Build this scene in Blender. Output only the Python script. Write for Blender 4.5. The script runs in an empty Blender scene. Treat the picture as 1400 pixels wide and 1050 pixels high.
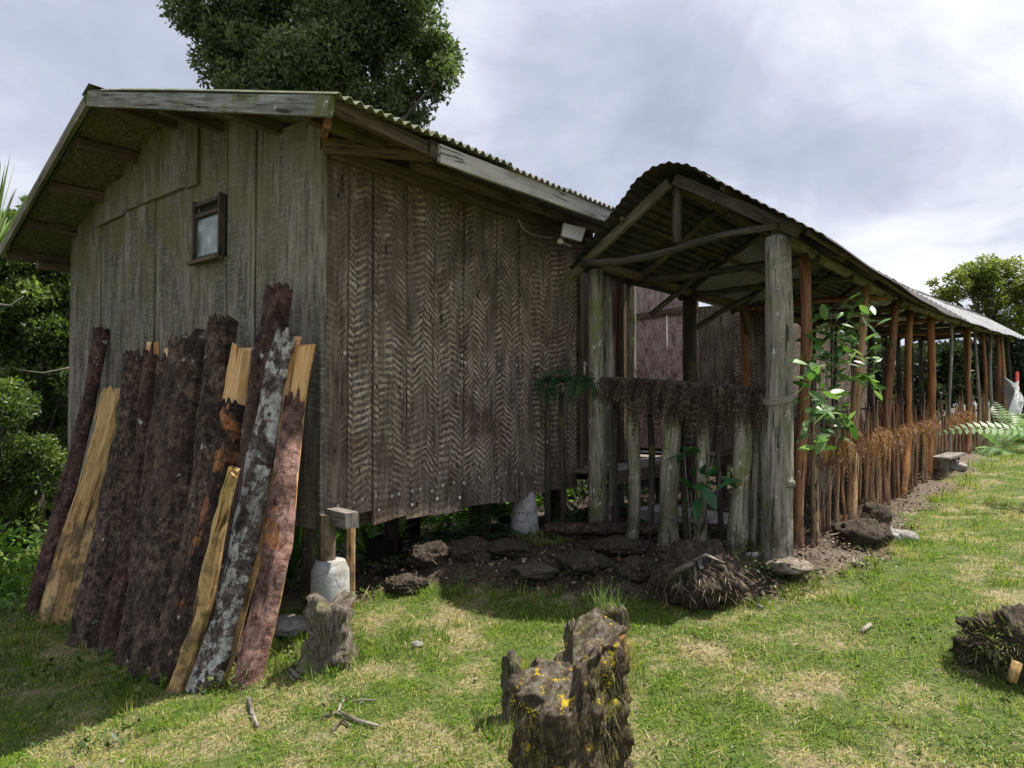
import bpy, math, random
import numpy as np
from mathutils import Vector
C = bpy.context.scene
COL = C.collection
V3 = lambda *a: np.array(a, float)

# ------------------------------------------------------------------ camera, light, sky
FPX = 950.0
PITCH = math.radians(1.39)
AZ = math.radians(39.0)
cd = bpy.data.cameras.new('camera'); cam = bpy.data.objects.new('camera', cd); COL.objects.link(cam)
cam.location = (0, 0, 0)
cam.rotation_euler = (math.pi/2 + PITCH, 0, AZ - math.pi/2)
cd.sensor_width = 36; cd.lens = 36*FPX/1400; cd.clip_start = .05; cd.clip_end = 2000
C.camera = cam

SUN_EL, SUN_AZ = math.radians(63), math.radians(-30)      # azimuth of the sun measured from +x towards +y
sl = bpy.data.lights.new('sun', 'SUN'); sl.energy = 4.8; sl.angle = math.radians(.6); sl.color = (1, .93, .82)
sun = bpy.data.objects.new('sun', sl); COL.objects.link(sun)
sdir = Vector((math.cos(SUN_EL)*math.cos(SUN_AZ), math.cos(SUN_EL)*math.sin(SUN_AZ), math.sin(SUN_EL)))
sun.rotation_euler = sdir.to_track_quat('Z', 'Y').to_euler()

C.view_settings.view_transform = 'Standard'; C.view_settings.look = 'None'
C.view_settings.exposure = 0.92; C.view_settings.gamma = 1; C.view_settings.use_curve_mapping = False
C.render.filter_size = 1.05; C.cycles.max_bounces = 6; C.cycles.transparent_max_bounces = 6

class NT:
    """small helper for writing node trees"""
    def __init__(s, tree): s.t = tree; s.n = tree.nodes; s.l = tree.links
    def put(s, node, key, v):
        if v is None: return
        i = node.inputs[key]
        if isinstance(v, bpy.types.NodeSocket): s.l.new(v, i)
        else:
            if isinstance(v, (tuple, list)) and len(v) == 3 and i.type == 'RGBA': v = (*v, 1)
            i.default_value = v
    def new(s, typ, **kw):
        nd = s.n.new(typ)
        for k, v in kw.items(): setattr(nd, k, v)
        return nd
    def math(s, op, a, b=0.0, c=None, clamp=False):
        nd = s.new('ShaderNodeMath', operation=op, use_clamp=clamp); s.put(nd, 0, a); s.put(nd, 1, b)
        if c is not None: s.put(nd, 2, c)
        return nd.outputs[0]
    def vmath(s, op, a, b=(0, 0, 0)):
        nd = s.new('ShaderNodeVectorMath', operation=op); s.put(nd, 0, a); s.put(nd, 1, b); return nd.outputs[0]
    def comb(s, x, y, z):
        nd = s.new('ShaderNodeCombineXYZ'); s.put(nd, 0, x); s.put(nd, 1, y); s.put(nd, 2, z); return nd.outputs[0]
    def sep(s, v):
        nd = s.new('ShaderNodeSeparateXYZ'); s.put(nd, 0, v); return nd.outputs
    def noise(s, vec, scale, detail=3, rough=.6, dist=0.0, col=False):
        nd = s.new('ShaderNodeTexNoise'); s.put(nd, 'Vector', vec); s.put(nd, 'Scale', scale)
        s.put(nd, 'Detail', detail); s.put(nd, 'Roughness', rough); s.put(nd, 'Distortion', dist)
        return nd.outputs[1 if col else 0]
    def vor(s, vec, scale, feature='F1', out=0):
        nd = s.new('ShaderNodeTexVoronoi', feature=feature); s.put(nd, 'Vector', vec); s.put(nd, 'Scale', scale); return nd.outputs[out]
    def ramp(s, fac, pts, interp='LINEAR'):
        nd = s.new('ShaderNodeValToRGB'); s.put(nd, 0, fac); r = nd.color_ramp; r.interpolation = interp
        while len(r.elements) < len(pts): r.elements.new(.5)
        for e, (p, c) in zip(r.elements, pts):
            e.position = p; e.color = (c, c, c, 1) if isinstance(c, (int, float)) else (*c, 1)
        return nd.outputs[0]
    def mix(s, fac, a, b, mode='MIX'):
        nd = s.new('ShaderNodeMix', data_type='RGBA', blend_type=mode)
        s.put(nd, 0, fac); s.put(nd, 6, a); s.put(nd, 7, b); return nd.outputs[2]
    def step(s, x, a, b):
        nd = s.new('ShaderNodeMapRange', interpolation_type='SMOOTHSTEP'); s.put(nd, 0, x); s.put(nd, 1, a); s.put(nd, 2, b)
        return nd.outputs[0]
    def scale(s, v, xyz): return s.vmath('MULTIPLY', v, xyz)
    def bump(s, h, strength=.5, dist=.01, normal=None):
        nd = s.new('ShaderNodeBump'); s.put(nd, 'Height', h); s.put(nd, 'Strength', strength); s.put(nd, 'Distance', dist)
        if normal is not None: s.put(nd, 'Normal', normal)
        return nd.outputs[0]
    def rnd(s): return s.new('ShaderNodeObjectInfo').outputs['Random']
    def attr(s, name, out='Fac'): return s.new('ShaderNodeAttribute', attribute_name=name).outputs[out]
    def uvr(s):
        """UV in metres with a random third coordinate per object"""
        tc = s.new('ShaderNodeTexCoord'); u = s.sep(tc.outputs['UV'])
        r = s.math('MULTIPLY', s.rnd(), 37.0)
        return s.comb(s.math('ADD', u[0], s.math('MULTIPLY', r, .31)), u[1], r), u
    def pos(s): return s.new('ShaderNodeNewGeometry').outputs['Position']

def material(name, fn, rough=.85, spec=.25):
    m = bpy.data.materials.new(name); m.use_nodes = True; t = m.node_tree; t.nodes.clear(); n = NT(t)
    out = n.new('ShaderNodeOutputMaterial'); b = n.new('ShaderNodeBsdfPrincipled')
    b.inputs['Roughness'].default_value = rough; b.inputs['Specular IOR Level'].default_value = spec
    n.l.new(b.outputs[0], out.inputs[0])
    r = fn(n, b)
    if r:
        col, nor = r[0], r[1]
        n.put(b, 'Base Color', col)
        if nor is not None: n.put(b, 'Normal', nor)
    return m

# world: nishita sky behind broken cloud
w = bpy.data.worlds.new('World'); C.world = w; w.use_nodes = True
w.node_tree.nodes.clear(); n = NT(w.node_tree)
out = n.new('ShaderNodeOutputWorld'); bg = n.new('ShaderNodeBackground'); n.l.new(bg.outputs[0], out.inputs[0])
sky = n.new('ShaderNodeTexSky', sky_type='NISHITA', sun_disc=False, sun_elevation=SUN_EL, sun_rotation=math.pi/2 - SUN_AZ)
tc = n.new('ShaderNodeTexCoord'); d = n.sep(tc.outputs['Generated'])
zz = n.math('ADD', n.math('MAXIMUM', d[2], 0.0), .22)
cv = n.comb(n.math('DIVIDE', d[0], zz), n.math('DIVIDE', d[1], zz), 3.1)
c1 = n.noise(cv, .8, 6, .55, .4)
c2 = n.noise(cv, 2.2, 7, .6, .5)
shade = n.math('ADD', n.math('MULTIPLY', c1, .7), n.math('MULTIPLY', c2, .3))
cloudcol = n.ramp(shade, [(.34, (2.4, 2.65, 3.4)), (.44, (3.1, 3.35, 4.15)), (.51, (4.1, 4.3, 5.0)), (.60, (5.5, 5.6, 5.8))])
cover = n.step(n.noise(cv, .9, 5, .5, .4), .24, .37)
skyc = n.mix(cover, n.mix(.6, sky.outputs[0], (2.9, 3.6, 5.0)), cloudcol)
n.put(bg, 'Color', skyc); bg.inputs['Strength'].default_value = .1

# ------------------------------------------------------------------ pixel rays and scene coordinates
FW = V3(math.cos(PITCH)*math.cos(AZ), math.cos(PITCH)*math.sin(AZ), math.sin(PITCH))
RT = V3(math.sin(AZ), -math.cos(AZ), 0)
UP = np.cross(RT, FW)
def ray(px, py): return FW + (px-700)/FPX*RT + (525-py)/FPX*UP
def onx(px, py, X): r = ray(px, py); return r*(X/r[0])
def ony(px, py, Y): r = ray(px, py); return r*(Y/r[1])
def onz(px, py, Z): r = ray(px, py); return r*(Z/r[2])
def atd(px, py, D): return ray(px, py)*D

# ground heights: smooth interpolation of measured points
_cp = [(0,0,-1.60),(2,0,-1.52),(4,0,-1.36),(0,2.5,-1.64),(1.5,3.8,-1.70),(2,5,-1.74),(2,6.8,-1.80),(2.85,3.8,-1.44),(3.5,2.8,-1.38),
       (4.0,3.9,-1.27),(5.1,1.65,-1.22),(5.2,3.25,-1.18),(5,3.9,-1.19),(7,3.9,-1.18),(7.4,1.6,-1.22),(10,1.55,-1.20),(15,1.3,-.98),
       (20,1.2,-.68),(7,0,-1.14),(12,0,-.88),(20,-1,-.42),(5,-4,-1.35),(12,-5,-.8),(25,3,-.7),(3,10,-2.5),(6,9,-2.4),(4.5,5.4,-1.62),(6.5,5.6,-1.6),(5,7.5,-2.1),(10,8,-2.0),
       (20,8,-1.3),(-3,5,-1.9),(-5,-5,-1.8),(0,12,-2.3),(30,-4,-.7),(40,20,-2),(20,40,-3),(-20,20,-3),(60,-20,-1.5),(-20,-20,-2.2),(20,-30,-2),
       (80,60,-3),(0,80,-4),(-60,0,-3),(80,-60,-3),(1.2,8,-1.88),(-1,6,-1.82)]
_P = np.array([c[:2] for c in _cp], float); _Z = np.array([c[2] for c in _cp])
def _phi(r): return -np.sqrt(r*r+.15)
_A = _phi(np.linalg.norm(_P[:, None]-_P[None], axis=2)); _m = _Z.mean()
_W = np.linalg.solve(_A + 1e-6*np.eye(len(_P)), _Z-_m)
def Ga(x, y):
    x = np.asarray(x, float); y = np.asarray(y, float)
    r = np.sqrt((x[..., None]-_P[:, 0])**2 + (y[..., None]-_P[:, 1])**2)
    z = _m + _phi(r) @ _W
    z = z + .012*np.sin(3.1*x+1.3*y)*np.cos(2.3*y-1.1*x) + .008*np.sin(7.3*x-4.1*y+1)*np.cos(6.1*y+3.3*x)
    far = np.clip((np.hypot(x, y)-90)/60, 0, 1)
    return z*(1-far) - 3.0*far
def G(x, y): return float(Ga(x, y))
def onground(px, py):
    r = ray(px, py); t = 3.0
    for _ in range(40):
        p = r*t; t += .5*(G(p[0], p[1]) - p[2])/r[2] if abs(r[2]) > 1e-4 else 0
        t = max(.5, min(60, t))
    p = r*t; p[2] = G(p[0], p[1]); return p
_bx = [-50, 2.9, 3.0, 3.35, 3.6, 3.85, 4.1, 4.4, 4.7, 5.2, 8.7, 14, 20, 60]
_by = [8.6, 8.6, 4.1, 3.9, 3.6, 3.0, 2.3, 1.75, 1.42, 1.2, 1.32, 1.2, .95, .95]
def bank(x, y):
    """> 0 inside the bare earth and litter round the house"""
    return y - np.interp(x, _bx, _by)

# ------------------------------------------------------------------ mesh and object helpers
class MB:
    def __init__(s): s.v = []; s.f = []; s.uv = []
    def add(s, pts, faces, uvs):
        b = len(s.v); s.v.extend([tuple(map(float, p)) for p in pts])
        for f, u in zip(faces, uvs): s.f.append([b+i for i in f]); s.uv.extend(u)
    def grid(s, P, U, close=False, flip=False):
        """P[i][j] points, U[i][j] uv"""
        ni, nj = len(P), len(P[0]); b = len(s.v)
        for r in P: s.v.extend([tuple(map(float, p)) for p in r])
        for i in range(ni-1):
            for j in range(nj-1):
                q = [(i, j), (i, j+1), (i+1, j+1), (i+1, j)]
                if flip: q = q[::-1]
                s.f.append([b+a*nj+c for a, c in q]); s.uv.extend([U[a][c] for a, c in q])
    def box(s, c, X, Y, Z):
        """centre and three half vectors, a grain-following uv"""
        c, X, Y, Z = map(np.asarray, (c, X, Y, Z))
        L = [(X, Y, Z), (Y, Z, X), (Z, X, Y)]
        for a, b_, n_ in L:
            for sg in (1, -1):
                p = [c+sg*n_+i*a+j*b_ for i, j in ((-1, -1), (1, -1), (1, 1), (-1, 1))]
                if sg < 0: p = p[::-1]
                la, lb = np.linalg.norm(a), np.linalg.norm(b_)
                uv = [(i*la, j*lb) for i, j in ((-1, -1), (1, -1), (1, 1), (-1, 1))]
                if sg < 0: uv = uv[::-1]
                if la > lb: uv = [(v, u) for u, v in uv]
                s.add(p, [(0, 1, 2, 3)], [uv])
    def plank(s, p0, p1, W, w0, w1, T, t, n=5, jit=.004, seed=0, ragged=0.0):
        """board from p0 to p1, W unit width direction, T unit thickness direction (front)"""
        rg = random.Random(seed); p0, p1, W, T = map(np.asarray, (p0, p1, W, T)); ax = p1-p0; L = np.linalg.norm(ax)
        A = ax/L
        fr, bk = [], []; us = []
        for i in range(n+1):
            k = i/n; w_ = w0+(w1-w0)*k
            l = -w_/2 + rg.uniform(-jit, jit); r = w_/2 + rg.uniform(-jit, jit); m = rg.uniform(-jit, jit)
            el, er = (rg.uniform(-ragged, ragged), rg.uniform(-ragged, ragged)) if i in (0, n) else (0, 0)
            c = p0+ax*k
            fr.append([c+W*l+A*el+T*t/2*.8, c+W*m+A*(el+er)/2+T*(t/2+rg.uniform(0, jit)), c+W*r+A*er+T*t/2*.8])
            bk.append([c+W*l+A*el-T*t/2, c+W*r+A*er-T*t/2]); us.append(k*L)
        s.grid(fr, [[(-w0/2, u), (0, u), (w0/2, u)] for u in us], flip=True)
        b = len(s.v)
        ring = [[fr[i][0], fr[i][2], bk[i][1], bk[i][0]] for i in range(n+1)]
        for r in ring: s.v.extend([tuple(map(float, q)) for q in r])
        for i in range(n):
            for a, c in ((1, 2), (2, 3), (3, 0)):
                s.f.append([b+i*4+a, b+i*4+c, b+i*4+4+c, b+i*4+4+a]); s.uv.extend([(0, us[i]), (t, us[i]), (t, us[i+1]), (0, us[i+1])])
        s.f.append([b, b+3, b+2, b+1]); s.uv.extend([(0, 0), (0, .03), (.1, .03), (.1, 0)])
        e = b+n*4; s.f.append([e, e+1, e+2, e+3]); s.uv.extend([(0, 0), (0, .03), (.1, .03), (.1, 0)])
    def tube(s, pts, rad, sides=10, wob=.0, seed=0, cap=True, ell=1.0):
        rg = random.Random(seed); pts = [np.asarray(p, float) for p in pts]; n_ = len(pts)
        if not hasattr(rad, '__len__'): rad = [rad]*n_
        ph = [rg.uniform(0, 6.28) for _ in range(4)]
        rings = []; L = 0; us = []
        ref = None
        for i, p in enumerate(pts):
            t = pts[min(i+1, n_-1)]-pts[max(i-1, 0)]; t /= np.linalg.norm(t)+1e-9
            if ref is None: ref = V3(1, 0, 0) if abs(t[0]) < .8 else V3(0, 1, 0)
            a = ref-t*np.dot(ref, t); a /= np.linalg.norm(a); ref = a; b = np.cross(t, a)
            if i: L += np.linalg.norm(p-pts[i-1])
            us.append(L)
            r_ = []
            for k in range(sides):
                th = 2*math.pi*k/sides
                q = rad[i]*(1+wob*(.6*math.sin(2*th+ph[0]+L*1.7)+.5*math.sin(3*th+ph[1]-L*2.3)+.4*math.sin(5*th+ph[2]+L*.9)) + rg.uniform(-wob, wob)*.35)
                r_.append(p+a*math.cos(th)*q+b*math.sin(th)*q*ell)
            rings.append(r_)
        P = [r+[r[0]] for r in rings]
        base = len(s.v)
        for r in rings: s.v.extend([tuple(map(float, q)) for q in r])
        R = max(rad)
        for i in range(n_-1):
            for k in range(sides):
                k2 = (k+1) % sides
                s.f.append([base+i*sides+k, base+i*sides+k2, base+(i+1)*sides+k2, base+(i+1)*sides+k])
                u0, u1 = 6.283*R*k/sides, 6.283*R*(k+1)/sides
                s.uv.extend([(u0, us[i]), (u1, us[i]), (u1, us[i+1]), (u0, us[i+1])])
        if cap:
            s.f.append([base+k for k in range(sides)][::-1]); s.uv.extend([(.3*math.cos(6.28*k/sides)*R, .3*math.sin(6.28*k/sides)*R) for k in range(sides)][::-1])
            e = base+(n_-1)*sides
            s.f.append([e+k for k in range(sides)]); s.uv.extend([(.3*math.cos(6.28*k/sides)*R, .3*math.sin(6.28*k/sides)*R) for k in range(sides)])
    def mesh(s, name, mat, smooth=False):
        me = bpy.data.meshes.new(name); me.from_pydata(s.v, [], s.f)
        if s.uv:
            l = me.uv_layers.new(name='uv'); l.data.foreach_set('uv', np.array(s.uv, dtype=np.float32).ravel())
        if mat: me.materials.append(mat)
        if smooth: me.shade_smooth()
        me.update(); return me

def base_of(parent): return V3(*parent.location) if parent is not None and parent.parent is None else (base_of(parent.parent) if parent is not None else V3(0, 0, 0))
def link(name, me, parent=None, loc=None):
    o = bpy.data.objects.new(name, me); COL.objects.link(o)
    if parent is not None: o.parent = parent
    if loc is not None: o.location = tuple(loc)
    return o
def part(name, mb, mat, parent, smooth=False, label=None):
    """a mesh written in world coordinates, linked as a child of a thing (or of its part)"""
    L = base_of(parent)
    mb.v = [(x-L[0], y-L[1], z-L[2]) for x, y, z in mb.v]
    o = link(name, mb.mesh(name, mat, smooth), parent)
    if label: o['label'] = label
    return o
def thing(name, label, cat, loc, group=None, kind=None):
    o = bpy.data.objects.new(name, None); COL.objects.link(o); o.location = tuple(map(float, loc)); o.empty_display_size = .1
    o['label'] = label; o['category'] = cat
    if group: o['group'] = group
    return o
def solo(name, mb, mat, label, cat, loc, group=None, kind=None, smooth=False):
    mb.v = [(x-loc[0], y-loc[1], z-loc[2]) for x, y, z in mb.v]
    o = link(name, mb.mesh(name, mat, smooth), None, loc)
    o['label'] = label
    if cat: o['category'] = cat
    if group: o['group'] = group
    if kind: o['kind'] = kind
    return o
def fastmesh(name, v, quads, mat, attrs=None, smooth=False):
    """v (n,3), quads (m,4) or (m,3) numpy arrays"""
    me = bpy.data.meshes.new(name); m_, k = quads.shape
    me.vertices.add(len(v)); me.vertices.foreach_set('co', v.astype(np.float32).ravel())
    me.loops.add(m_*k); me.loops.foreach_set('vertex_index', quads.astype(np.int32).ravel())
    me.polygons.add(m_); me.polygons.foreach_set('loop_start', np.arange(0, m_*k, k, dtype=np.int32))
    me.update(calc_edges=True)
    for nm, a in (attrs or {}).items():
        at = me.attributes.new(nm, 'FLOAT', 'POINT'); at.data.foreach_set('value', a.astype(np.float32))
    if mat: me.materials.append(mat)
    if smooth: me.shade_smooth()
    return me

# ------------------------------------------------------------------ materials
def m_grey_plank(n, b):
    v, u = n.uvr()
    g = n.noise(n.scale(v, (38, 3.0, 1)), 1, 5, .65)
    g2 = n.noise(n.scale(v, (9, 1.1, 1)), 1, 4, .6)
    rip = n.noise(n.scale(v, (14, 55, 1)), 1, 3, .6, 1.2)
    c = n.ramp(g2, [(.34, (.035, .029, .021)), (.46, (.095, .083, .062)), (.57, (.19, .17, .135)), (.70, (.32, .295, .245))])
    c = n.mix(n.math('MULTIPLY', n.step(rip, .42, .66), .75), c, (.28, .265, .235))
    c = n.mix(n.math('MULTIPLY', n.step(g, .50, .38), .85), c, (.035, .027, .020))
    z = n.sep(n.pos())[2]
    ms = n.math('MULTIPLY', n.step(z, .3, 1.6), n.step(n.noise(n.pos(), 3.2, 4, .6), .36, .62))
    c = n.mix(n.math('MULTIPLY', ms, .7), c, (.13, .125, .035))
    red = n.step(n.noise(n.scale(v, (12, .8, 1)), 1, 3, .5), .62, .72)
    c = n.mix(n.math('MULTIPLY', red, .4), c, (.12, .05, .035))
    c = n.mix(.22, c, n.ramp(n.rnd(), [(0, (.07, .06, .045)), (.5, (.14, .13, .10)), (1, (.25, .235, .19))]))
    sp = n.step(n.noise(v, 140, 2, .7), .64, .72)
    c = n.mix(n.math('MULTIPLY', sp, .5), c, (.42, .42, .38))
    h = n.math('ADD', n.math('MULTIPLY', g, .6), n.math('MULTIPLY', rip, .5))
    return c, n.bump(h, .8, .012)
M_GREY = material('weathered_grey_plank', m_grey_plank)

def herring(period, amount):
    def fn(n, b):
        v, u = n.uvr(); r = n.math('MULTIPLY', n.rnd(), 17.0)
        dist = n.noise(n.comb(n.math('MULTIPLY', u[0], 6), n.math('MULTIPLY', u[1], 3.5), r), 1, 2, .5)
        uu = n.math('ADD', n.math('ADD', u[0], n.math('MULTIPLY', n.rnd(), .3)), n.math('MULTIPLY', n.math('SUBTRACT', dist, .5), .11))
        us_ = n.math('DIVIDE', n.math('ADD', uu, 10.0), period)
        idx = n.math('FLOOR', us_); fr_ = n.math('FRACT', us_)
        wn = n.new('ShaderNodeTexWhiteNoise', noise_dimensions='2D'); n.put(wn, 'Vector', n.comb(idx, r, 0)); ws = n.sep(wn.outputs['Color'])
        alt = n.math('SUBTRACT', n.math('MULTIPLY', n.math('MODULO', idx, 2.0), 2.0), 1.0)
        low = n.noise(n.comb(n.math('MULTIPLY', idx, 3.7), n.math('MULTIPLY', u[1], 1.1), r), 1, 2, .5)
        slope = n.math('ADD', n.math('MULTIPLY', alt, n.math('ADD', .0, n.math('MULTIPLY', ws[0], 1.15))), n.math('MULTIPLY', n.math('SUBTRACT', low, .5), 1.6))
        jit = n.noise(n.comb(n.math('MULTIPLY', u[0], 11), n.math('MULTIPLY', u[1], 17), r), 1, 3, .65)
        h = n.math('ADD', n.math('ADD', n.math('ADD', u[1], ws[1]), n.math('MULTIPLY', n.math('MULTIPLY', fr_, period), slope)), n.math('MULTIPLY', jit, .055))
        st = n.math('SINE', n.math('MULTIPLY', h, 2*math.pi/.049))
        fine = n.noise(n.scale(v, (50, 50, 1)), 1, 4, .7)
        st = n.math('ADD', st, n.math('MULTIPLY', n.math('SUBTRACT', fine, .5), 2.2))
        gap = n.math('ADD', .45, n.math('MULTIPLY', .55, n.math('MULTIPLY', n.step(fr_, .0, .06), n.step(fr_, 1.0, .93))))
        m = n.math('MULTIPLY', n.step(st, -.35, .25), gap)
        area = n.step(n.noise(n.comb(n.math('MULTIPLY', u[0], 7), n.math('MULTIPLY', u[1], 2.2), r), 1, 5, .7), .40, .56)
        fade = n.math('ADD', .35, n.math('MULTIPLY', n.step(n.sep(n.pos())[2], -.75, -.35), .65))
        m = n.math('MULTIPLY', n.math('MULTIPLY', m, fade), n.math('MULTIPLY', n.math('ADD', .15, n.math('MULTIPLY', area, .85)), amount))
        grain = n.noise(n.scale(v, (30, 3, 1)), 1, 4, .65)
        dark = n.ramp(grain, [(.36, (.05, .040, .032)), (.5, (.13, .104, .083)), (.66, (.24, .20, .165))])
        lite = n.ramp(n.noise(n.scale(v, (12, 12, 1)), 1, 4, .7), [(.3, (.26, .195, .148)), (.5, (.45, .35, .28)), (.72, (.65, .54, .455))])
        c = n.mix(m, dark, lite)
        sp = n.step(n.noise(v, 160, 2, .7), .63, .72)
        c = n.mix(n.math('MULTIPLY', sp, .55), c, (.5, .45, .41))
        big = n.noise(n.pos(), 2.3, 3, .6)
        c = n.mix(n.step(big, .5, .68), c, n.mix(1, c, (.62, .55, .52), 'MULTIPLY'))
        z = n.sep(n.pos())[2]
        c = n.mix(n.math('MULTIPLY', n.math('MULTIPLY', n.step(z, .3, 1.3), n.step(n.noise(n.pos(), 3.5, 4, .6), .32, .58)), .6), c, (.075, .062, .032))
        c = n.mix(n.math('MULTIPLY', n.step(n.noise(n.pos(), 5, 5, .65), .52, .64), .45), c, (.085, .058, .042))
        c = n.mix(n.math('MULTIPLY', n.step(n.rnd(), .3, .9), .18), c, (.15, .095, .07))
        crack = n.step(n.math('ABSOLUTE', n.math('SUBTRACT', n.noise(n.scale(v, (9, .5, 1)), 1, 2, .5), .5)), .0045, .001)
        c = n.mix(crack, c, (.012, .01, .008))
        ht = n.math('ADD', n.math('MULTIPLY', m, .8), n.math('MULTIPLY', fine, .35))
        return c, n.bump(ht, .9, .014)
    return fn
M_HERR = material('tree_fern_plank', herring(.13, 1.0))
M_HERR2 = material('plain_tree_fern_plank', herring(.16, .28))
def m_pink(n, b):
    v, u = n.uvr()
    g = n.noise(n.scale(v, (14, 5, 1)), 1, 4, .7)
    c = n.ramp(g, [(.3, (.14, .10, .09)), (.5, (.36, .28, .26)), (.7, (.52, .43, .42))])
    fl = n.step(n.noise(n.scale(v, (60, 22, 1)), 1, 3, .6, .6), .56, .61)
    c = n.mix(n.math('MULTIPLY', fl, .8), c, (.20, .045, .028))
    return c, n.bump(g, .7, .01)
M_PINK = material('flaking_pinkish_plank', m_pink)

def wood(base, dark, lite, moss=0.0, lichen=0.0, mosscol=(.12, .13, .03), grain=(45, 3.2)):
    def fn(n, b):
        v, u = n.uvr()
        g = n.noise(n.scale(v, (grain[0], grain[1], 1)), 1, 5, .65)
        g2 = n.noise(n.scale(v, (7, 1.6, 1)), 1, 4, .6)
        c = n.ramp(n.math('ADD', n.math('MULTIPLY', g, .55), n.math('MULTIPLY', g2, .45)), [(.37, dark), (.5, base), (.62, lite)])
        c = n.mix(.25, c, n.mix(n.rnd(), dark, lite))
        cr = n.step(g, .43, .34)
        c = n.mix(cr, c, tuple(x*.3 for x in dark))
        blot = n.step(n.noise(n.scale(v, (5, 2.2, 1)), 1, 5, .7), .57, .66)
        c = n.mix(n.math('MULTIPLY', blot, .55), c, dark)
        if moss:
            k = n.math('MULTIPLY', n.step(n.noise(n.pos(), 4.5, 5, .65), .62-.25*moss, .78-.2*moss), .85)
            c = n.mix(k, c, mosscol)
        if lichen:
            k = n.step(n.noise(n.scale(v, (16, 12, 1)), 1, 5, .7), .68-.16*lichen, .74-.14*lichen)
            c = n.mix(k, c, (.52, .53, .49))
        dirt = n.math('MULTIPLY', n.step(n.noise(n.pos(), 7, 5, .7), .42, .60), n.step(n.sep(n.pos())[2], -.55, -1.1))
        c = n.mix(n.math('MULTIPLY', dirt, .7), c, (.045, .035, .022))
        return c, n.bump(n.math('ADD', g, n.math('MULTIPLY', g2, .8)), .9, .014)
    return fn
M_POST_GREY = material('grey_pole_wood', wood((.21, .19, .155), (.085, .072, .055), (.42, .39, .34), .45, .4))
M_POST_MOSS = material('mossy_pole_wood', wood((.20, .185, .135), (.08, .07, .05), (.42, .39, .31), .55, .55, (.15, .165, .04)))
M_POST_BROWN = material('reddish_brown_post_wood', wood((.22, .10, .05), (.10, .042, .022), (.36, .185, .10), 0, .12))
M_POST_OCHRE = material('ochre_post_wood', wood((.35, .20, .095), (.17, .085, .04), (.50, .33, .19), 0, .08))
M_POST_ORANGE = material('orange_post_wood', wood((.38, .165, .06), (.19, .075, .03), (.50, .26, .12), 0, 0))
M_POST_BROWN2 = material('dull_brown_pole_wood', wood((.21, .155, .10), (.10, .07, .045), (.33, .26, .18), .2, .1))
M_POST_DARK = material('dark_pole_wood', wood((.06, .05, .04), (.025, .021, .017), (.12, .102, .082), .3, .1))
M_STAKE = material('split_stake_wood', wood((.36, .22, .13), (.16, .085, .05), (.52, .38, .25), 0, 0))
M_BOARD_GREY = material('grey_barge_board', wood((.20, .205, .195), (.07, .07, .055), (.40, .42, .42), .55, .3, (.12, .13, .035)))
M_FASCIA = material('pale_fascia_board', wood((.42, .40, .385), (.26, .235, .215), (.56, .545, .53), 0, .3, grain=(28, 2)))
M_BEAM = material('brown_beam_wood', wood((.095, .068, .045), (.04, .028, .019), (.16, .12, .08), .35, 0, (.12, .11, .04)))
M_MOSSBEAM = material('mossy_beam_wood', wood((.13, .115, .08), (.055, .047, .032), (.25, .23, .175), .55, .25, (.11, .115, .04)))
M_DOOR = material('maroon_door_paint', wood((.055, .018, .018), (.03, .012, .012), (.085, .03, .028)), rough=.5)
M_DECK = material('grey_deck_board', wood((.20, .18, .16), (.10, .085, .07), (.34, .32, .29)))
M_SPLIT = material('fresh_split_wood', wood((.62, .37, .155), (.38, .19, .07), (.76, .53, .29), 0, 0, grain=(60, 2.5)))
M_SPLIT_PALE = material('pale_split_wood', wood((.46, .29, .115), (.15, .085, .035), (.62, .45, .23), 0, 0, grain=(36, 1.3)))
M_FRAME = material('dark_window_frame', wood((.05, .04, .032), (.02, .017, .014), (.10, .085, .065)))

def m_bark(col_lo, col_mid, col_hi, lich=.0, orange=.0):
    def fn(n, b):
        v, u = n.uvr()
        g = n.noise(n.scale(v, (26, 18, 1)), 1, 6, .72)
        g2 = n.noise(n.scale(v, (6, 3, 1)), 1, 4, .6)
        c = n.ramp(g, [(.38, col_lo), (.5, col_mid), (.64, col_hi)])
        c = n.mix(n.step(g2, .6, .4), c, n.mix(1, c, (.5, .5, .5), 'MULTIPLY'))
        if lich:
            k = n.step(n.noise(n.scale(v, (13, 8, 1)), 1, 6, .72), .66-.2*lich, .70-.19*lich)
            c = n.mix(k, c, n.ramp(g, [(.36, (.20, .20, .19)), (.62, (.60, .60, .57))]))
        if orange:
            k = n.step(n.noise(n.scale(v, (8, 4, 1)), 1, 4, .6), .66-.25*orange, .72-.22*orange)
            c = n.mix(k, c, n.ramp(g, [(.3, (.22, .07, .025)), (.7, (.50, .24, .11))]))
        k = n.step(n.noise(v, 90, 2, .7), .67, .74)
        c = n.mix(n.math('MULTIPLY', k, .6), c, (.45, .43, .42))
        c = n.mix(n.math('MULTIPLY', n.step(n.noise(n.scale(v, (4, 1.4, 1)), 1, 4, .6), .52, .66), .5), c, n.mix(n.rnd(), (.14, .095, .065), (.06, .035, .028)))
        return c, n.bump(n.math('ADD', g, g2), 1.0, .03)
    return fn
M_BARK = material('dark_brown_bark', m_bark((.018, .012, .009), (.080, .052, .037), (.20, .14, .10), .14))
M_BARK_RED = material('purplish_red_bark', m_bark((.025, .012, .010), (.082, .043, .034), (.18, .105, .085), .2))
M_BARK_LICHEN = material('lichen_covered_bark', m_bark((.035, .026, .022), (.115, .09, .08), (.27, .225, .21), .80))
M_BARK_PINK = material('pinkish_peeling_bark', m_bark((.09, .04, .03), (.27, .15, .12), (.42, .27, .23), .05, .3))
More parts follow.
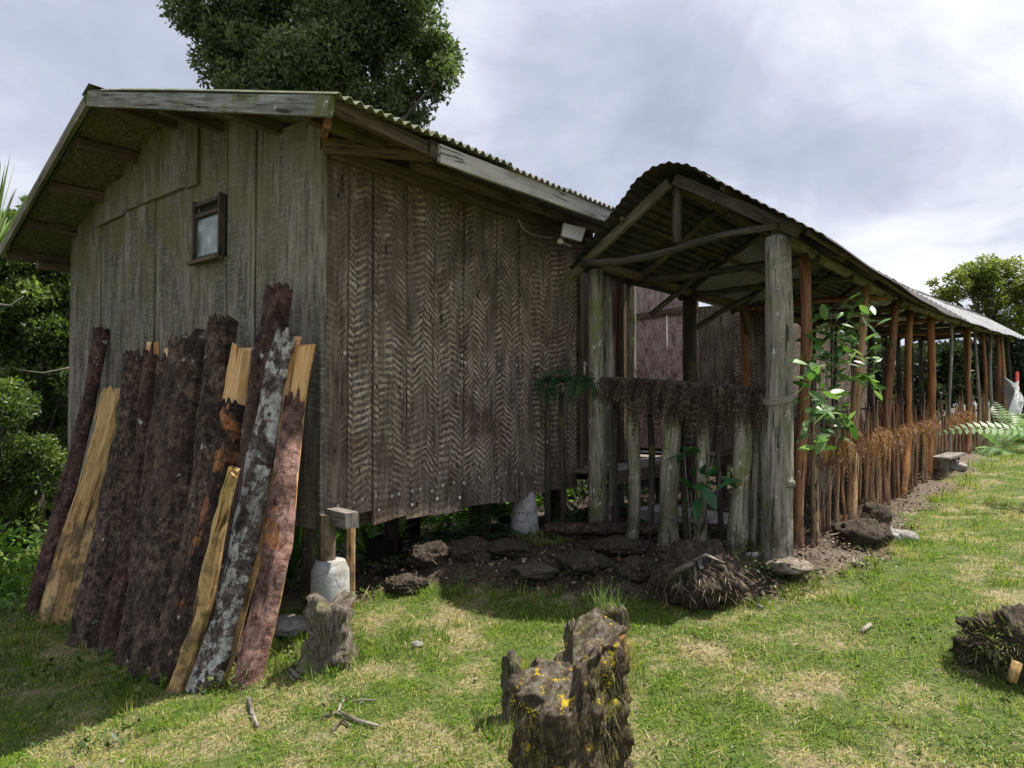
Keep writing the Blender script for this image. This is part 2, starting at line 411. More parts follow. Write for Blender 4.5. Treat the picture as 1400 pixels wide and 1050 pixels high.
M_BARK_BURNT = material('charred_orange_bark', m_bark((.015, .011, .009), (.05, .03, .024), (.10, .07, .05), .15, .45))
M_TRUNK = material('tree_trunk_bark', m_bark((.04, .035, .03), (.10, .085, .07), (.2, .18, .15), .3))

def m_stump(n, b):
    p = n.pos(); g = n.noise(n.scale(p, (1, 1, .35)), 34, 6, .75); g2 = n.noise(p, 9, 4, .6)
    c = n.ramp(g, [(.34, (.022, .016, .010)), (.5, (.08, .06, .038)), (.64, (.17, .135, .09)), (.8, (.34, .28, .19))])
    c = n.mix(n.math('MULTIPLY', n.step(g2, .52, .66), .6), c, (.11, .12, .03))
    nz = n.sep(n.new('ShaderNodeNewGeometry').outputs['Normal'])[2]
    top = n.step(nz, .35, .8)
    c = n.mix(n.math('MULTIPLY', top, n.math('MULTIPLY', n.step(n.noise(p, 30, 5, .7), .46, .64), .7)), c, (.24, .215, .18))
    yl = n.math('MULTIPLY', n.step(nz, .1, .5), n.step(n.noise(p, 22, 5, .7), .57, .64))
    c = n.mix(yl, c, (.55, .40, .03))
    orn = n.step(n.noise(p, 7, 3, .6), .64, .70)
    c = n.mix(n.math('MULTIPLY', orn, .7), c, (.40, .20, .05))
    return c, n.bump(n.math('ADD', g, g2), 1.0, .03)
M_STUMP = material('mossy_rotten_stump', m_stump)
def m_stump2(n, b):
    v, u = n.uvr(); g = n.noise(n.scale(v, (55, 16, 1)), 1, 7, .78)
    c = n.ramp(g, [(.34, (.025, .02, .015)), (.5, (.13, .105, .08)), (.66, (.34, .30, .26))])
    c = n.mix(n.math('MULTIPLY', n.step(n.noise(n.pos(), 11, 4, .6), .52, .64), .6), c, (.13, .15, .05))
    return c, n.bump(g, 1.0, .02)
M_STUMP2 = material('grey_stump_wood', m_stump2)
def m_concrete(n, b):
    v, u = n.uvr(); p = n.pos(); g = n.noise(p, 14, 5, .65)
    c = n.ramp(g, [(.3, (.25, .25, .24)), (.5, (.33, .335, .33)), (.7, (.40, .405, .40))])
    wv = n.vor(n.vmath('ADD', p, n.vmath('MULTIPLY', n.noise(p, 9, 3, .6, 0, True), (.12, .12, .12))), 3.4, 'DISTANCE_TO_EDGE')
    c = n.mix(n.math('MULTIPLY', n.step(wv, .010, .002), .7), c, (.10, .095, .09))
    z = n.sep(p)[2]
    c = n.mix(n.math('MULTIPLY', n.step(n.noise(p, 6, 4, .6), .52, .64), .5), c, (.17, .16, .12))
    return c, n.bump(n.math('SUBTRACT', g, n.step(wv, .012, .002)), .7, .01)
M_CONC = material('cracked_concrete', m_concrete)
def m_stone(n, b):
    p = n.pos(); g = n.noise(p, 22, 5, .7)
    c = n.ramp(g, [(.3, (.13, .125, .115)), (.5, (.28, .27, .25)), (.7, (.45, .44, .41))])
    c = n.mix(.3, c, n.mix(n.rnd(), (.10, .09, .08), (.4, .39, .37)))
    return c, n.bump(g, .8, .02)
M_STONE = material('grey_stone', m_stone)
def m_stone2(n, b):
    p = n.pos(); g = n.noise(p, 28, 6, .75); c = n.ramp(g, [(.36, (.07, .055, .04)), (.5, (.20, .165, .125)), (.62, (.36, .31, .25))]); return c, n.bump(g, 1.0, .03)
def m_soil(n, b):
    p = n.pos(); g = n.noise(p, 30, 6, .75); g2 = n.noise(p, 5, 4, .6)
    c = n.ramp(g, [(.32, (.016, .012, .009)), (.5, (.06, .045, .033)), (.66, (.13, .10, .075)), (.8, (.28, .23, .18))])
    c = n.mix(n.math('MULTIPLY', n.step(g2, .55, .68), .6), c, (.05, .07, .02))
    return c, n.bump(g, 1.0, .03)
M_SOIL = material('dark_earth_and_roots', m_soil)
def m_ground(n, b):
    p = n.pos(); g = n.noise(p, 40, 6, .75); g2 = n.noise(p, 2.1, 4, .6); lit = n.attr('litter')
    soil = n.ramp(g, [(.32, (.020, .014, .010)), (.5, (.065, .047, .034)), (.66, (.14, .105, .075)), (.8, (.26, .21, .16))])
    sandy = n.ramp(g, [(.3, (.05, .038, .028)), (.5, (.12, .094, .07)), (.7, (.23, .19, .145))])
    sandm = n.attr('sand')
    soil = n.mix(sandm, soil, sandy)
    gr = n.ramp(g, [(.3, (.03, .045, .010)), (.5, (.085, .12, .025)), (.7, (.17, .20, .06))])
    dry = n.ramp(g, [(.3, (.10, .08, .045)), (.5, (.24, .20, .11)), (.7, (.42, .36, .22))])
    gr = n.mix(n.step(g2, .47, .62), gr, dry)
    c = n.mix(lit, gr, soil)
    return c, n.bump(g, .9, .025)
M_GROUND = material('lawn_and_earth', m_ground)

def m_iron(base, pale, moss):
    def fn(n, b):
        p = n.pos(); g = n.noise(p, 6, 5, .65); g2 = n.noise(p, 30, 4, .7)
        c = n.mix(n.step(g, .38, .62), base, pale)
        c = n.mix(n.math('MULTIPLY', n.step(n.noise(p, 3.1, 4, .6), .55, .68), .5), c, (.14, .075, .04))
        if moss:
            x = n.sep(p)[0]
            k = n.math('MULTIPLY', n.step(x, 4.6, 2.6), n.step(n.noise(p, 9, 5, .7), .34, .5))
            c = n.mix(n.math('MULTIPLY', k, moss), c, (.13, .155, .03))
        c = n.mix(n.math('MULTIPLY', n.step(g2, .6, .7), .5), c, (.05, .045, .035))
        b.inputs['Metallic'].default_value = .25
        return c, n.bump(g2, .25, .004)
    return fn
M_IRON = material('mossy_corrugated_iron', m_iron((.11, .112, .105), (.24, .245, .235), .6), rough=.6, spec=.4)
M_IRON_DARK = material('tarnished_corrugated_iron', m_iron((.022, .022, .021), (.05, .049, .047), 0), rough=.6, spec=.4)  # base colour lowered to put the shade under the walkway roof into the sheets
M_IRON_PALE = material('pale_corrugated_iron', m_iron((.20, .21, .215), (.36, .37, .375), 0), rough=.45, spec=.5)
def m_fibre(n, b):
    b.inputs['Transmission Weight'].default_value = 0
    p = n.pos(); g = n.noise(p, 8, 3, .6)
    tr = n.new('ShaderNodeBsdfTranslucent'); n.put(tr, 'Color', (.15, .16, .145)); ms = n.new('ShaderNodeMixShader')
    n.put(ms, 0, .35); n.l.new(b.outputs[0], ms.inputs[1]); n.l.new(tr.outputs[0], ms.inputs[2])
    o = [x for x in n.n if x.type == 'OUTPUT_MATERIAL'][0]; n.l.new(ms.outputs[0], o.inputs[0])
    return n.mix(g, (.14, .15, .14), (.24, .255, .24)), None
M_FIBRE = material('milky_fibreglass_sheet', m_fibre, rough=.5)
def m_soffit(n, b):
    p = n.pos(); a = n.noise(n.scale(p, (60, 14, 14)), 1, 4, .65); g = n.noise(p, 4, 4, .6)
    c = n.ramp(a, [(.3, (.035, .032, .022)), (.5, (.11, .10, .065)), (.72, (.22, .20, .13))])
    c = n.mix(n.math('MULTIPLY', n.step(g, .45, .65), .6), c, (.10, .10, .035))
    return c, n.bump(a, .8, .01)
M_SOFFIT = material('woven_soffit_panel', m_soffit)

def leafmat(name, cols, trans=.45, rough=.45, attrn='lr', spec=.3):
    m = bpy.data.materials.new(name); m.use_nodes = True; m.node_tree.nodes.clear(); n = NT(m.node_tree)
    o = n.new('ShaderNodeOutputMaterial'); b = n.new('ShaderNodeBsdfPrincipled'); t = n.new('ShaderNodeBsdfTranslucent'); x = n.new('ShaderNodeMixShader')
    c = n.ramp(n.attr(attrn), cols)
    c = n.mix(.35, c, n.mix(1, c, n.ramp(n.rnd(), [(0, .6), (1, 1.5)]), 'MULTIPLY'))
    n.put(b, 'Base Color', c); b.inputs['Roughness'].default_value = rough; b.inputs['Specular IOR Level'].default_value = spec
    n.put(t, 'Color', n.mix(1, c, (1.5, 1.7, .7), 'MULTIPLY'))
    n.put(x, 0, trans); n.l.new(b.outputs[0], x.inputs[1]); n.l.new(t.outputs[0], x.inputs[2]); n.l.new(x.outputs[0], o.inputs[0])
    return m
M_LEAF_BIG = leafmat('dark_glossy_foliage', [(0, (.022, .040, .020)), (.4, (.075, .11, .05)), (.7, (.14, .19, .08)), (1, (.26, .32, .15))], .3)
M_LEAF_RIGHT = leafmat('yellow_green_foliage', [(0, (.05, .07, .025)), (.4, (.13, .17, .04)), (.8, (.24, .28, .07)), (1, (.30, .24, .13))], .4)
M_LEAF_SHRUB = leafmat('mid_green_shrub_foliage', [(0, (.025, .045, .016)), (.45, (.07, .11, .032)), (.8, (.15, .21, .06)), (1, (.26, .30, .11))], .4)
M_LEAF_DRY = leafmat('dry_brown_foliage', [(0, (.09, .05, .03)), (.6, (.19, .13, .09)), (1, (.32, .27, .20))], .2)
M_LEAF_LIGHT = leafmat('bright_green_foliage', [(0, (.05, .10, .02)), (.5, (.10, .20, .035)), (1, (.22, .34, .07))], .45)
M_STRAP = leafmat('strap_leaf_green', [(0, (.06, .11, .03)), (.6, (.15, .23, .07)), (1, (.30, .36, .16))], .4)
M_FERN = leafmat('dark_fern_green', [(0, (.018, .048, .018)), (1, (.06, .13, .04))], .3)
M_FERN_LIT = leafmat('light_fern_green', [(0, (.08, .16, .05)), (1, (.20, .34, .13))], .4)
M_FERN_DEAD = leafmat('dead_fern_brown', [(0, (.035, .024, .018)), (.6, (.085, .058, .043)), (1, (.19, .135, .10))], .15, .8)
M_FERN_DEAD2 = leafmat('dried_rusty_fern', [(0, (.12, .055, .035)), (.6, (.30, .155, .10)), (1, (.54, .36, .26))], .2, .8)
M_LEAF_PALE = leafmat('variegated_pale_leaf', [(0, (.03, .08, .025)), (.55, (.09, .19, .05)), (.8, (.25, .36, .20)), (1, (.52, .60, .48))], .3, .35)
M_LEAF_HOUSE = leafmat('broad_green_leaf', [(0, (.02, .07, .025)), (1, (.05, .16, .05))], .3, .3)

M_LEAF_DARK = leafmat('dark_forest_foliage', [(0, (.010, .018, .009)), (.6, (.028, .045, .018)), (1, (.075, .10, .04))], .2)  # leaf colours lowered so the bay beyond the walkway reads as shaded
M_LEAF_WEED = leafmat('lawn_weed_green', [(0, (.03, .075, .015)), (.6, (.08, .16, .03)), (1, (.17, .26, .06))], .35)
M_TURF2 = leafmat('long_turf_blades', [(0, (.05, .11, .018)), (.6, (.13, .22, .035)), (.85, (.28, .32, .08)), (1, (.48, .42, .24))], .4, .6)
def m_grass():
    m = bpy.data.materials.new('lawn_grass_blades'); m.use_nodes = True; m.node_tree.nodes.clear(); n = NT(m.node_tree)
    o = n.new('ShaderNodeOutputMaterial'); b = n.new('ShaderNodeBsdfPrincipled'); t = n.new('ShaderNodeBsdfTranslucent'); x = n.new('ShaderNodeMixShader')
    p = n.pos(); lr = n.attr('lr')
    g2 = n.noise(p, 2.1, 4, .6); g3 = n.noise(p, 7.0, 3, .6)
    green = n.ramp(lr, [(0, (.05, .115, .012)), (.5, (.135, .235, .028)), (1, (.29, .36, .055))])
    dry = n.ramp(lr, [(0, (.24, .19, .09)), (.6, (.42, .36, .18)), (1, (.60, .53, .33))])
    thr = n.math('ADD', n.math('MULTIPLY', n.math('ADD', n.math('MULTIPLY', g2, .6), n.math('MULTIPLY', g3, .4)), 2.9), -1.27)
    k = n.step(n.math('SUBTRACT', thr, n.attr('dr')), -.04, .04)
    c = n.mix(k, green, dry)
    n.put(b, 'Base Color', c); b.inputs['Roughness'].default_value = .6; b.inputs['Specular IOR Level'].default_value = .2
    n.put(t, 'Color', n.mix(1, c, (1.5, 1.6, .7), 'MULTIPLY'))
    n.put(x, 0, .42); n.l.new(b.outputs[0], x.inputs[1]); n.l.new(t.outputs[0], x.inputs[2]); n.l.new(x.outputs[0], o.inputs[0])
    return m
M_GRASS = m_grass()
def m_litter(n, b):
    c = n.ramp(n.attr('lr'), [(0, (.02, .014, .010)), (.4, (.07, .045, .03)), (.75, (.16, .11, .075)), (.93, (.28, .22, .16)), (1, (.48, .44, .38))])
    return c, None
M_LITTER = material('dead_leaf_litter', m_litter, .9)
def flat(col, rough=.7, **k):
    def fn(n, b):
        g = n.noise(n.pos(), 20, 3, .6)
        return n.mix(g, tuple(x*.75 for x in col), tuple(min(1, x*1.2) for x in col)), None
    return fn
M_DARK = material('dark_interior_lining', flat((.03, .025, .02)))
M_GLASS = material('dusty_window_glass', lambda n, b: (n.ramp(n.noise(n.pos(), 9, 2, .5), [(.4, (.10, .14, .14)), (.62, (.20, .26, .26)), (.75, (.42, .47, .48))]), None), .25, .6)  # pale blotches in the pane colour stand in for reflections
M_STEEL = material('bright_steel', flat((.62, .62, .6)), .35, .6)
M_WHITE = material('white_painted_board', flat((.62, .63, .62)), .6)
M_WIRE = material('grey_cable_sheath', flat((.34, .33, .31)), .6)
M_CLOTH = material('white_cotton_cloth', flat((.72, .73, .76)), .8)
M_CLOTH_RED = material('red_cotton_cloth', flat((.55, .08, .06)), .8)
M_TWIG = material('dry_twig_wood', wood((.22, .19, .16), (.10, .08, .06), (.42, .39, .35)))
M_WASHER = material('pale_nail_washer', flat((.50, .48, .46)), .6)

# ------------------------------------------------------------------ ground
def spaced(segs):
    o = []
    for a, b, st in segs: o += list(np.arange(a, b, st))
    return np.array(o+[segs[-1][1]])
gx = spaced([(-400, -60, 60), (-60, -8, 5), (-8, 0, .5), (0, 9, .06), (9, 22, .16), (22, 60, 2), (60, 600, 60)])
gy = spaced([(-400, -60, 60), (-60, -6, 5), (-6, -1, .4), (-1, 7, .06), (7, 12, .25), (12, 60, 3), (60, 600, 60)])
X, Y = np.meshgrid(gx, gy, indexing='ij'); Z = Ga(X, Y)
bk = bank(X, Y)
rs = np.random.RandomState(5)
near = (X > 0) & (X < 22) & (Y > -1) & (Y < 7)
Z += near*rs.uniform(-1, 1, Z.shape)*np.where(bk > 0, .014, .004)
Z += near*np.clip(bk/.30, 0, 1)*.09*(1-np.clip((bk-.5)/1.2, 0, 1))*(.6+.5*np.sin(X*5+np.sin(Y*4)*2))
ni, nj = X.shape
idx = np.arange(ni*nj).reshape(ni, nj)
q = np.stack([idx[:-1, :-1], idx[1:, :-1], idx[1:, 1:], idx[:-1, 1:]], -1).reshape(-1, 4)
wob = .12*np.sin(X*4.1+Y*2)+.07*np.sin(X*11-Y*7)
lit = np.clip((bk+wob)/.25+.5, 0, 1)
sand = np.clip((X-4.6)/.8, 0, 1)*np.clip((2.2-Y)/.8, 0, 1)
me = fastmesh('ground', np.stack([X, Y, Z], -1).reshape(-1, 3), q, M_GROUND, {'litter': lit.ravel(), 'sand': sand.ravel()}, True)
ground = link('ground', me); ground['kind'] = 'structure'; ground['label'] = 'sloping patchy lawn with bare earth along the buildings'

# ------------------------------------------------------------------ the house
XG, YW = 2.78, 3.87
house = thing('timber_house', 'long weathered timber house on piers with carved plank walls and iron roof', 'house', (XG, YW, G(XG, YW)))
RIDGE_Y, SL = 6.05, .285
def roof_under(y): return 2.36 - SL*abs(y-RIDGE_Y)
YN, ZN = V3(0, -1, 0), V3(0, 0, 1)
# long wall planks
edges = [442, 473, 507, 553, 591, 632, 676, 707, 742, 787]
bots = [697, 700, 710, 707, 698, 692, 684, 676, 668]
xs = [ony(e, 500, YW)[0] for e in edges]; xs[0] = XG+.005
for i in range(len(xs)-1):
    a, b_ = xs[i], xs[i+1]; cx_ = (a+b_)/2
    zb = ony((edges[i]+edges[i+1])/2, bots[i], YW)[2]
    mb = MB(); off = [0, .006, -.004, .004, .010, 0, .005, -.004, .006][i]
    mb.plank((cx_, YW-.012+off, zb), (cx_, YW-.012+off, 1.72), (1, 0, 0), b_-a-.012, b_-a-.012, YN, .028, 6, .005, i, .022)
    part('plank', mb, M_HERR2 if i in (0,) else M_HERR, house)
# gable wall planks: lower ones, and a short upper row lapped over them
ge = [97.5, 117, 140, 172, 214, 253, 275, 312, 329, 352, 384, 441]
ys = [onx(e, 500, XG)[1] for e in ge]; ys[-1] = YW-.002
TX = V3(-1, 0, 0)
WIN = [onx(273, 318, XG)[1], onx(311, 318, XG)[1]]
win_z = (onx(292, 356, XG)[2], onx(292, 274, XG)[2])
for i in range(len(ys)-1):
    a, b_ = ys[i], ys[i+1]; cy_ = (a+b_)/2; w_ = abs(a-b_)-.006
    top = roof_under(cy_)+.10
    spans = [(-.86+.02*math.sin(i*2.1), top)]
    if i == 6: spans = [(-.86, win_z[0]-.0), (win_z[1]+.0, top)]     # the plank cut by the window
    for (z0, z1) in spans:
        mb = MB(); o_ = .006*math.sin(i*3.7)
        mb.plank((XG-.012+o_, cy_, z0), (XG-.012+o_, cy_, z1), (0, -1, 0), w_, w_, TX, .028, 6, .004, 40+i, .01)
        part('plank', mb, M_GREY, house)
ue = [140, 176, 200, 226, 262, 277]
uys = [onx(e, 300, XG)[1] for e in ue]
for i in range(len(uys)-1):
    a, b_ = uys[i], uys[i+1]; cy_ = (a+b_)/2; px = (ue[i]+ue[i+1])/2
    zb = onx(px, np.interp(px, [120, 180, 225, 270], [322, 292, 270, 256]), XG)[2]
    mb = MB(); mb.plank((XG-.042, cy_, zb), (XG-.042, cy_, roof_under(cy_)+.07), (0, -1, 0), abs(a-b_)-.005, abs(a-b_)-.005, TX, .026, 3, .004, 70+i, .012)
    part('plank', mb, M_GREY, house)
mb = MB(); mb.box((XG-.02, YW-.028, .42), (.02, 0, 0), (0, .014, 0), (0, 0, 1.24)); part('corner_batten', mb, M_GREY, house)
# hidden walls, floor, and dark sheets added to blacken the gaps between planks
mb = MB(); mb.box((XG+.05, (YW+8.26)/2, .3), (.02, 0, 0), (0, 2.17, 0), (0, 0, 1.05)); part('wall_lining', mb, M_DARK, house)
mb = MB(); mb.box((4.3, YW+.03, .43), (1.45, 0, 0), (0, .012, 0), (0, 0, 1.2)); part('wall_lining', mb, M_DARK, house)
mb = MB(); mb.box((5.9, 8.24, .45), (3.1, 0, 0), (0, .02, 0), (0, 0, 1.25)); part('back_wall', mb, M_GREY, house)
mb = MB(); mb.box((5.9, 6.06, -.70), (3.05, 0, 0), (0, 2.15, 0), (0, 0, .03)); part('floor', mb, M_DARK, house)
for k in range(9):
    x = 3.1+k*.68; mb = MB(); mb.box((x, 6.05, -.80), (.03, 0, 0), (0, 2.14, 0), (0, 0, .068)); part('floor_joist', mb, M_BEAM, house)
# window
wf = MB(); y0, y1 = WIN; yc = (y0+y1)/2; hw = abs(y0-y1)/2; zc = sum(win_z)/2; hh = (win_z[1]-win_z[0])/2
for zz_ in (win_z[0]+.02, win_z[1]-.02, win_z[1]-.115): wf.box((XG-.04, yc, zz_), (.02, 0, 0), (0, hw-.001, 0), (0, 0, .015))
for yy in (y0-.014, y1+.014): wf.box((XG-.042, yy, zc), (.024, 0, 0), (0, .015, 0), (0, 0, hh+.012))
mb = MB(); mb.box((XG-.075, yc, win_z[0]-.012), (.03, 0, 0), (0, hw+.015, 0), (0, 0, .012))
win = part('window', wf, M_FRAME, house); part('sill', mb, M_BEAM, win)
mb = MB(); mb.box((XG-.03, yc, zc-.055), (.004, 0, 0), (0, hw-.03, 0), (0, 0, hh-.08)); part('pane', mb, M_GLASS, win)
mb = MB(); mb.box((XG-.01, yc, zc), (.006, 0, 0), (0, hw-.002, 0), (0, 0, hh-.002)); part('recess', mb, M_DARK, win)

# roof planes: verge runs through the three measured corners
EY, LY = 3.27, 8.86
def verge_x(y): return float(np.interp(y, [EY, RIDGE_Y, LY], [2.40, 2.16, 2.31]))
XE = 7.0
def roof_top(y): return 1.745 + (y-EY)*(2.47-1.735)/(RIDGE_Y-EY) if y < RIDGE_Y else 2.47 - (y-RIDGE_Y)*(2.47-1.64)/(LY-RIDGE_Y)
def corr_sheet(P, nu, nv, length_u, amp=.011, per=.076, uvs=1.0):
    """P(u,v) -> (point, normal); waves run along v and repeat across u; two-sided thin sheet"""
    mb = MB(); rows = []; us = []
    for j in range(nv+1):
        r, rr = [], []
        for i in range(nu+1):
            p, nn = P(i/nu, j/nv); p = np.asarray(p)+np.asarray(nn)*amp*math.sin(2*math.pi*(i/nu)*length_u/per)
            r.append(p); rr.append((i/nu*length_u, j/nv))
        rows.append(r); us.append(rr)
    mb.grid(rows, us)
    low = [[p-V3(0, 0, .004) for p in r] for r in rows]; mb.grid(low, us, flip=True)
    for a, c in ((0, 0), (-1, -1)):
        mb.grid([rows[a], low[a]], [us[a], us[a]])
    mb.grid([[r[0] for r in rows], [r[0] for r in low]], [[u[0] for u in us]]*2)
    mb.grid([[r[-1] for r in rows], [r[-1] for r in low]], [[u[-1] for u in us]]*2)
    return mb
nsh = 6
for side in (0, 1):
    for k in range(nsh):
        def P(u, v, k=k, side=side):
            ya, yb = (EY-.075, RIDGE_Y) if side == 0 else (LY, RIDGE_Y)
            y = ya+(yb-ya)*v; x0 = verge_x(y)-.02
            xa = x0+(XE-x0)*k/nsh; xb = x0+(XE-x0)*(k+1)/nsh+.03
            s = -1 if side == 0 else 1
            return (xa+(xb-xa)*u, y, roof_top(y)+.008*(k % 2)+.006*math.sin(k*2+v*3)), (0, s*.25, .97)
        mb = corr_sheet(P, 64, 5, .80, .015)
        part('roof_sheet', mb, M_IRON, house, True)
# ridge capping
mb = MB(); rows = []
for x in np.linspace(2.12, XE, 14): rows.append([(x, RIDGE_Y-.16, 2.455), (x, RIDGE_Y-.02, 2.515), (x, RIDGE_Y+.12, 2.46)])
mb.grid(rows, [[(j*.15, i*.3) for j in range(3)] for i in range(14)]); mb.grid([[V3(*p)-V3(0, 0, .004) for p in r] for r in rows], [[(j*.15, i*.3) for j in range(3)] for i in range(14)], flip=True)
part('ridge_cap', mb, M_IRON, house)
# soffit panels under the overhang and under the front eave
def soffit(pa, pb, pc, pd, nm='soffit_panel'):
    mb = MB(); P = [np.asarray(p, float) for p in (pa, pb, pc, pd)]; N = np.cross(P[1]-P[0], P[3]-P[0]); N /= np.linalg.norm(N)
    if N[2] > 0: N = -N
    b = [p-N*.012 for p in P]
    mb.add(P+b, [(0, 1, 2, 3), (7, 6, 5, 4), (0, 4, 5, 1), (1, 5, 6, 2), (2, 6, 7, 3), (3, 7, 4, 0)], [[(0, 0), (1, 0), (1, 1), (0, 1)]]*6)
    return part(nm, mb, M_SOFFIT, house)
def ru(y): return roof_top(y)-.045
soffit((2.2, RIDGE_Y, ru(RIDGE_Y)), (2.35, LY-.03, ru(LY)), (XE, LY-.03, ru(LY)), (XE, RIDGE_Y, ru(RIDGE_Y)))
soffit((2.2, RIDGE_Y, ru(RIDGE_Y)-.001), (2.43, EY+.03, ru(EY)), (XE, EY+.03, ru(EY)), (XE, RIDGE_Y, ru(RIDGE_Y)-.001))
# purlins showing under the gable overhang
for y in (3.55, 4.35, 5.15, 5.85, 6.6, 7.35, 8.1):
    mb = MB(); mb.box(((verge_x(y)+.05+3.6)/2, y, ru(y)-.055), ((3.6-verge_x(y)-.05)/2, 0, 0), (0, .032, 0), (0, 0, .045))
    part('purlin', mb, M_BEAM, house)
mb = MB(); mb.box((4.6, LY-.1, ru(LY)-.05), (2.28, 0, 0), (0, .02, 0), (0, 0, .05)); part('eave_beam', mb, M_BEAM, house)
mb = MB(); mb.tube([(2.5, 8.42, 1.42), (4.0, 8.42, 1.46)], .05, 6); part('wall_plate', mb, M_BEAM, house)
# barge boards
def board(p0, p1, h, t, mat, name='barge_board', label=None, face=(-1, 0, 0), n=6, seed=0, parent=None):
    p0, p1 = map(np.asarray, (p0, p1)); A = (p1-p0)/np.linalg.norm(p1-p0); T = np.asarray(face, float); T = T-A*np.dot(T, A); T /= np.linalg.norm(T)
    W = np.cross(T, A); W /= np.linalg.norm(W)
    mb = MB(); mb.plank(p0, p1, W, h, h, T, t, n, .004, seed)
    return part(name, mb, mat, parent or house, label=label)
EY0 = EY
a = V3(verge_x(EY)-.005, EY-.01, roof_top(EY)-.07); ap = V3(2.13, RIDGE_Y, roof_top(RIDGE_Y)-.075); lf = V3(2.29, LY, roof_top(LY)-.065)
board(a, ap, .115, .035, M_BOARD_GREY, seed=1)
board(ap+V3(-.004, .02, 0), lf, .10, .035, M_MOSSBEAM, seed=2)
# beams near the front corner
board(ony(452, 143, EY+.03), ony(600, 211, EY+.03), .09, .045, M_BEAM, 'eave_beam', None, (0, -1, 0))
board((XG-.02, YW-.02, 1.70), ony(592, 207, EY+.03), .13, .05, M_BEAM, 'lookout_beam', None, (-.5, -.8, 0))
board((2.45, EY+.10, 1.645), (XG, YW, 1.78), .09, .045, M_POST_BROWN, 'lookout_beam', None, (-1, 0, 0))
board(ony(584, 203, EY+.02), ony(604, 212, EY+.02), .12, .06, M_BEAM, 'beam_end', None, (0, -1, 0), 2)
f0, f1 = ony(600, 210, EY-.02), ony(841, 299, EY-.02)
board(f0, f1, .125, .03, M_FASCIA, 'fascia_board', 'pale grey fascia board with yellow lichen spots', (0, -1, 0), 10)
board((3.3, EY+.3, 1.66), (XE, EY+.3, 1.66), .08, .05, M_BEAM, 'eave_purlin', None, (0, -1, 0))
mb = MB(); mb.box((4.4, YW-.055, 1.66), (1.6, 0, 0), (0, .022, 0), (0, 0, .05)); part('wall_plate', mb, M_BEAM, house)
# washers of the nails in rows
mb = MB(); rg = random.Random(3)
for row, (za, zb, cnt) in enumerate([(-.70, -.60, 26), (.33, .30, 12), (-.78, -.72, 9)]):
    for k in range(cnt):
        x = XG+.12+(5.6-XG)*((k+rg.uniform(-.3, .3))/cnt); z = za+(zb-za)*k/cnt+rg.uniform(-.02, .02); r = rg.uniform(.008, .014)
        ring = [(x+r*math.cos(t), YW-.043, z+r*1.1*math.sin(t)) for t in np.linspace(0, 2*math.pi, 7)[:-1]]
        mb.add(ring, [(5, 4, 3, 2, 1, 0)], [[(0, 0)]*6])
wash = part('nail_washers', mb, M_WASHER, house); wash['kind'] = 'stuff'
# piers, stilts
def pier(c, top, r0, r1, seed):
    g = G(c[0], c[1])-.12; mb = MB()
    zs = [g, g+.05, g+(top-g)*.5, top-.06, top-.05, top]
    rr = [r0, r0, (r0+r1)/2, r1*1.02, r1*.98, r1*.8]
    mb.tube([(c[0], c[1], z) for z in zs], rr, 22, .02, seed); return part('concrete_pier', mb, M_CONC, house, True)
p1c = atd(451, 800, 4.52); pier((p1c[0], p1c[1]), atd(451, 766, 4.52)[2], .135, .118, 1)
p2c = ony(717, 700, YW+.05); pier((p2c[0], p2c[1]), -.83, .145, .105, 2)
def stilt(px, d_, z1, r, m=M_POST_DARK, nm='stilt', seed=0):
    p = atd(px, 700, d_); mb = MB(); g = G(p[0], p[1])-.1
    mb.tube([(p[0], p[1], g+(z1-g)*k/4) for k in range(5)], r, 9, .06, seed); return part(nm, mb, m, house)
stilt(447, 4.55, -.74, .058, M_POST_BROWN2); stilt(479, 4.75, -.80, .035, M_POST_OCHRE, 'prop'); stilt(422, 4.7, -.75, .05, M_POST_DARK)
stilt(535, 6.1, -.78, .065); stilt(648, 6.5, -.80, .05, M_POST_OCHRE); stilt(662, 6.25, -.80, .065); stilt(566, 8.6, -.8, .08); stilt(760, 7.2, -.8, .06)
p = atd(526, 770, 6.1); mb = MB(); mb.box((p[0], p[1], G(p[0], p[1])+.12), (.10, .03, 0), (-.03, .10, 0), (0, 0, .12)); part('footing_block', mb, M_DARK, house)
p = atd(480, 709, 4.45); mb = MB(); mb.box(p+V3(.0, .18, 0), (.045, -.01, 0), (.04, .24, 0), (0, 0, .048)); part('floor_beam', mb, M_DECK, house)
mb = MB(); mb.box((4.45, YW+.1, -.80), (1.4, 0, 0), (0, .05, 0), (0, 0, .07)); part('bearer', mb, M_BEAM, house)
# door recess and annex block
dz0, dz1 = -.66, 1.45
for (a_, b_, m_) in ((5.80, 5.86, M_BEAM), (6.66, 6.72, M_BEAM)):
    mb = MB(); mb.box(((a_+b_)/2, YW+.0, (dz0+dz1)/2), (abs(b_-a_)/2, 0, 0), (0, .05, 0), (0, 0, (dz1-dz0)/2)); part('door_jamb', mb, m_, house)
mb = MB(); mb.box((6.26, YW+.04, (dz0+dz1)/2), (.395, 0, 0), (0, .02, 0), (0, 0, (dz1-dz0)/2-.01))
for k in range(4): mb.box((5.97+k*.19, YW+.012, .4), (.085, 0, 0), (0, .008, 0), (0, 0, .98))
door = part('door', mb, M_DOOR, house)
mb = MB(); mb.box((5.93, YW-.005, .33), (.018, 0, 0), (0, .008, 0), (0, 0, .07)); mb.tube([(5.93, YW-.01, .37), (5.93, YW-.06, .37), (6.01, YW-.06, .365)], .009, 6); part('handle', mb, M_STEEL, door)
mb = MB(); mb.box((6.26, YW+.02, 1.56), (.5, 0, 0), (0, .03, 0), (0, 0, .1)); part('lintel', mb, M_BEAM, house)
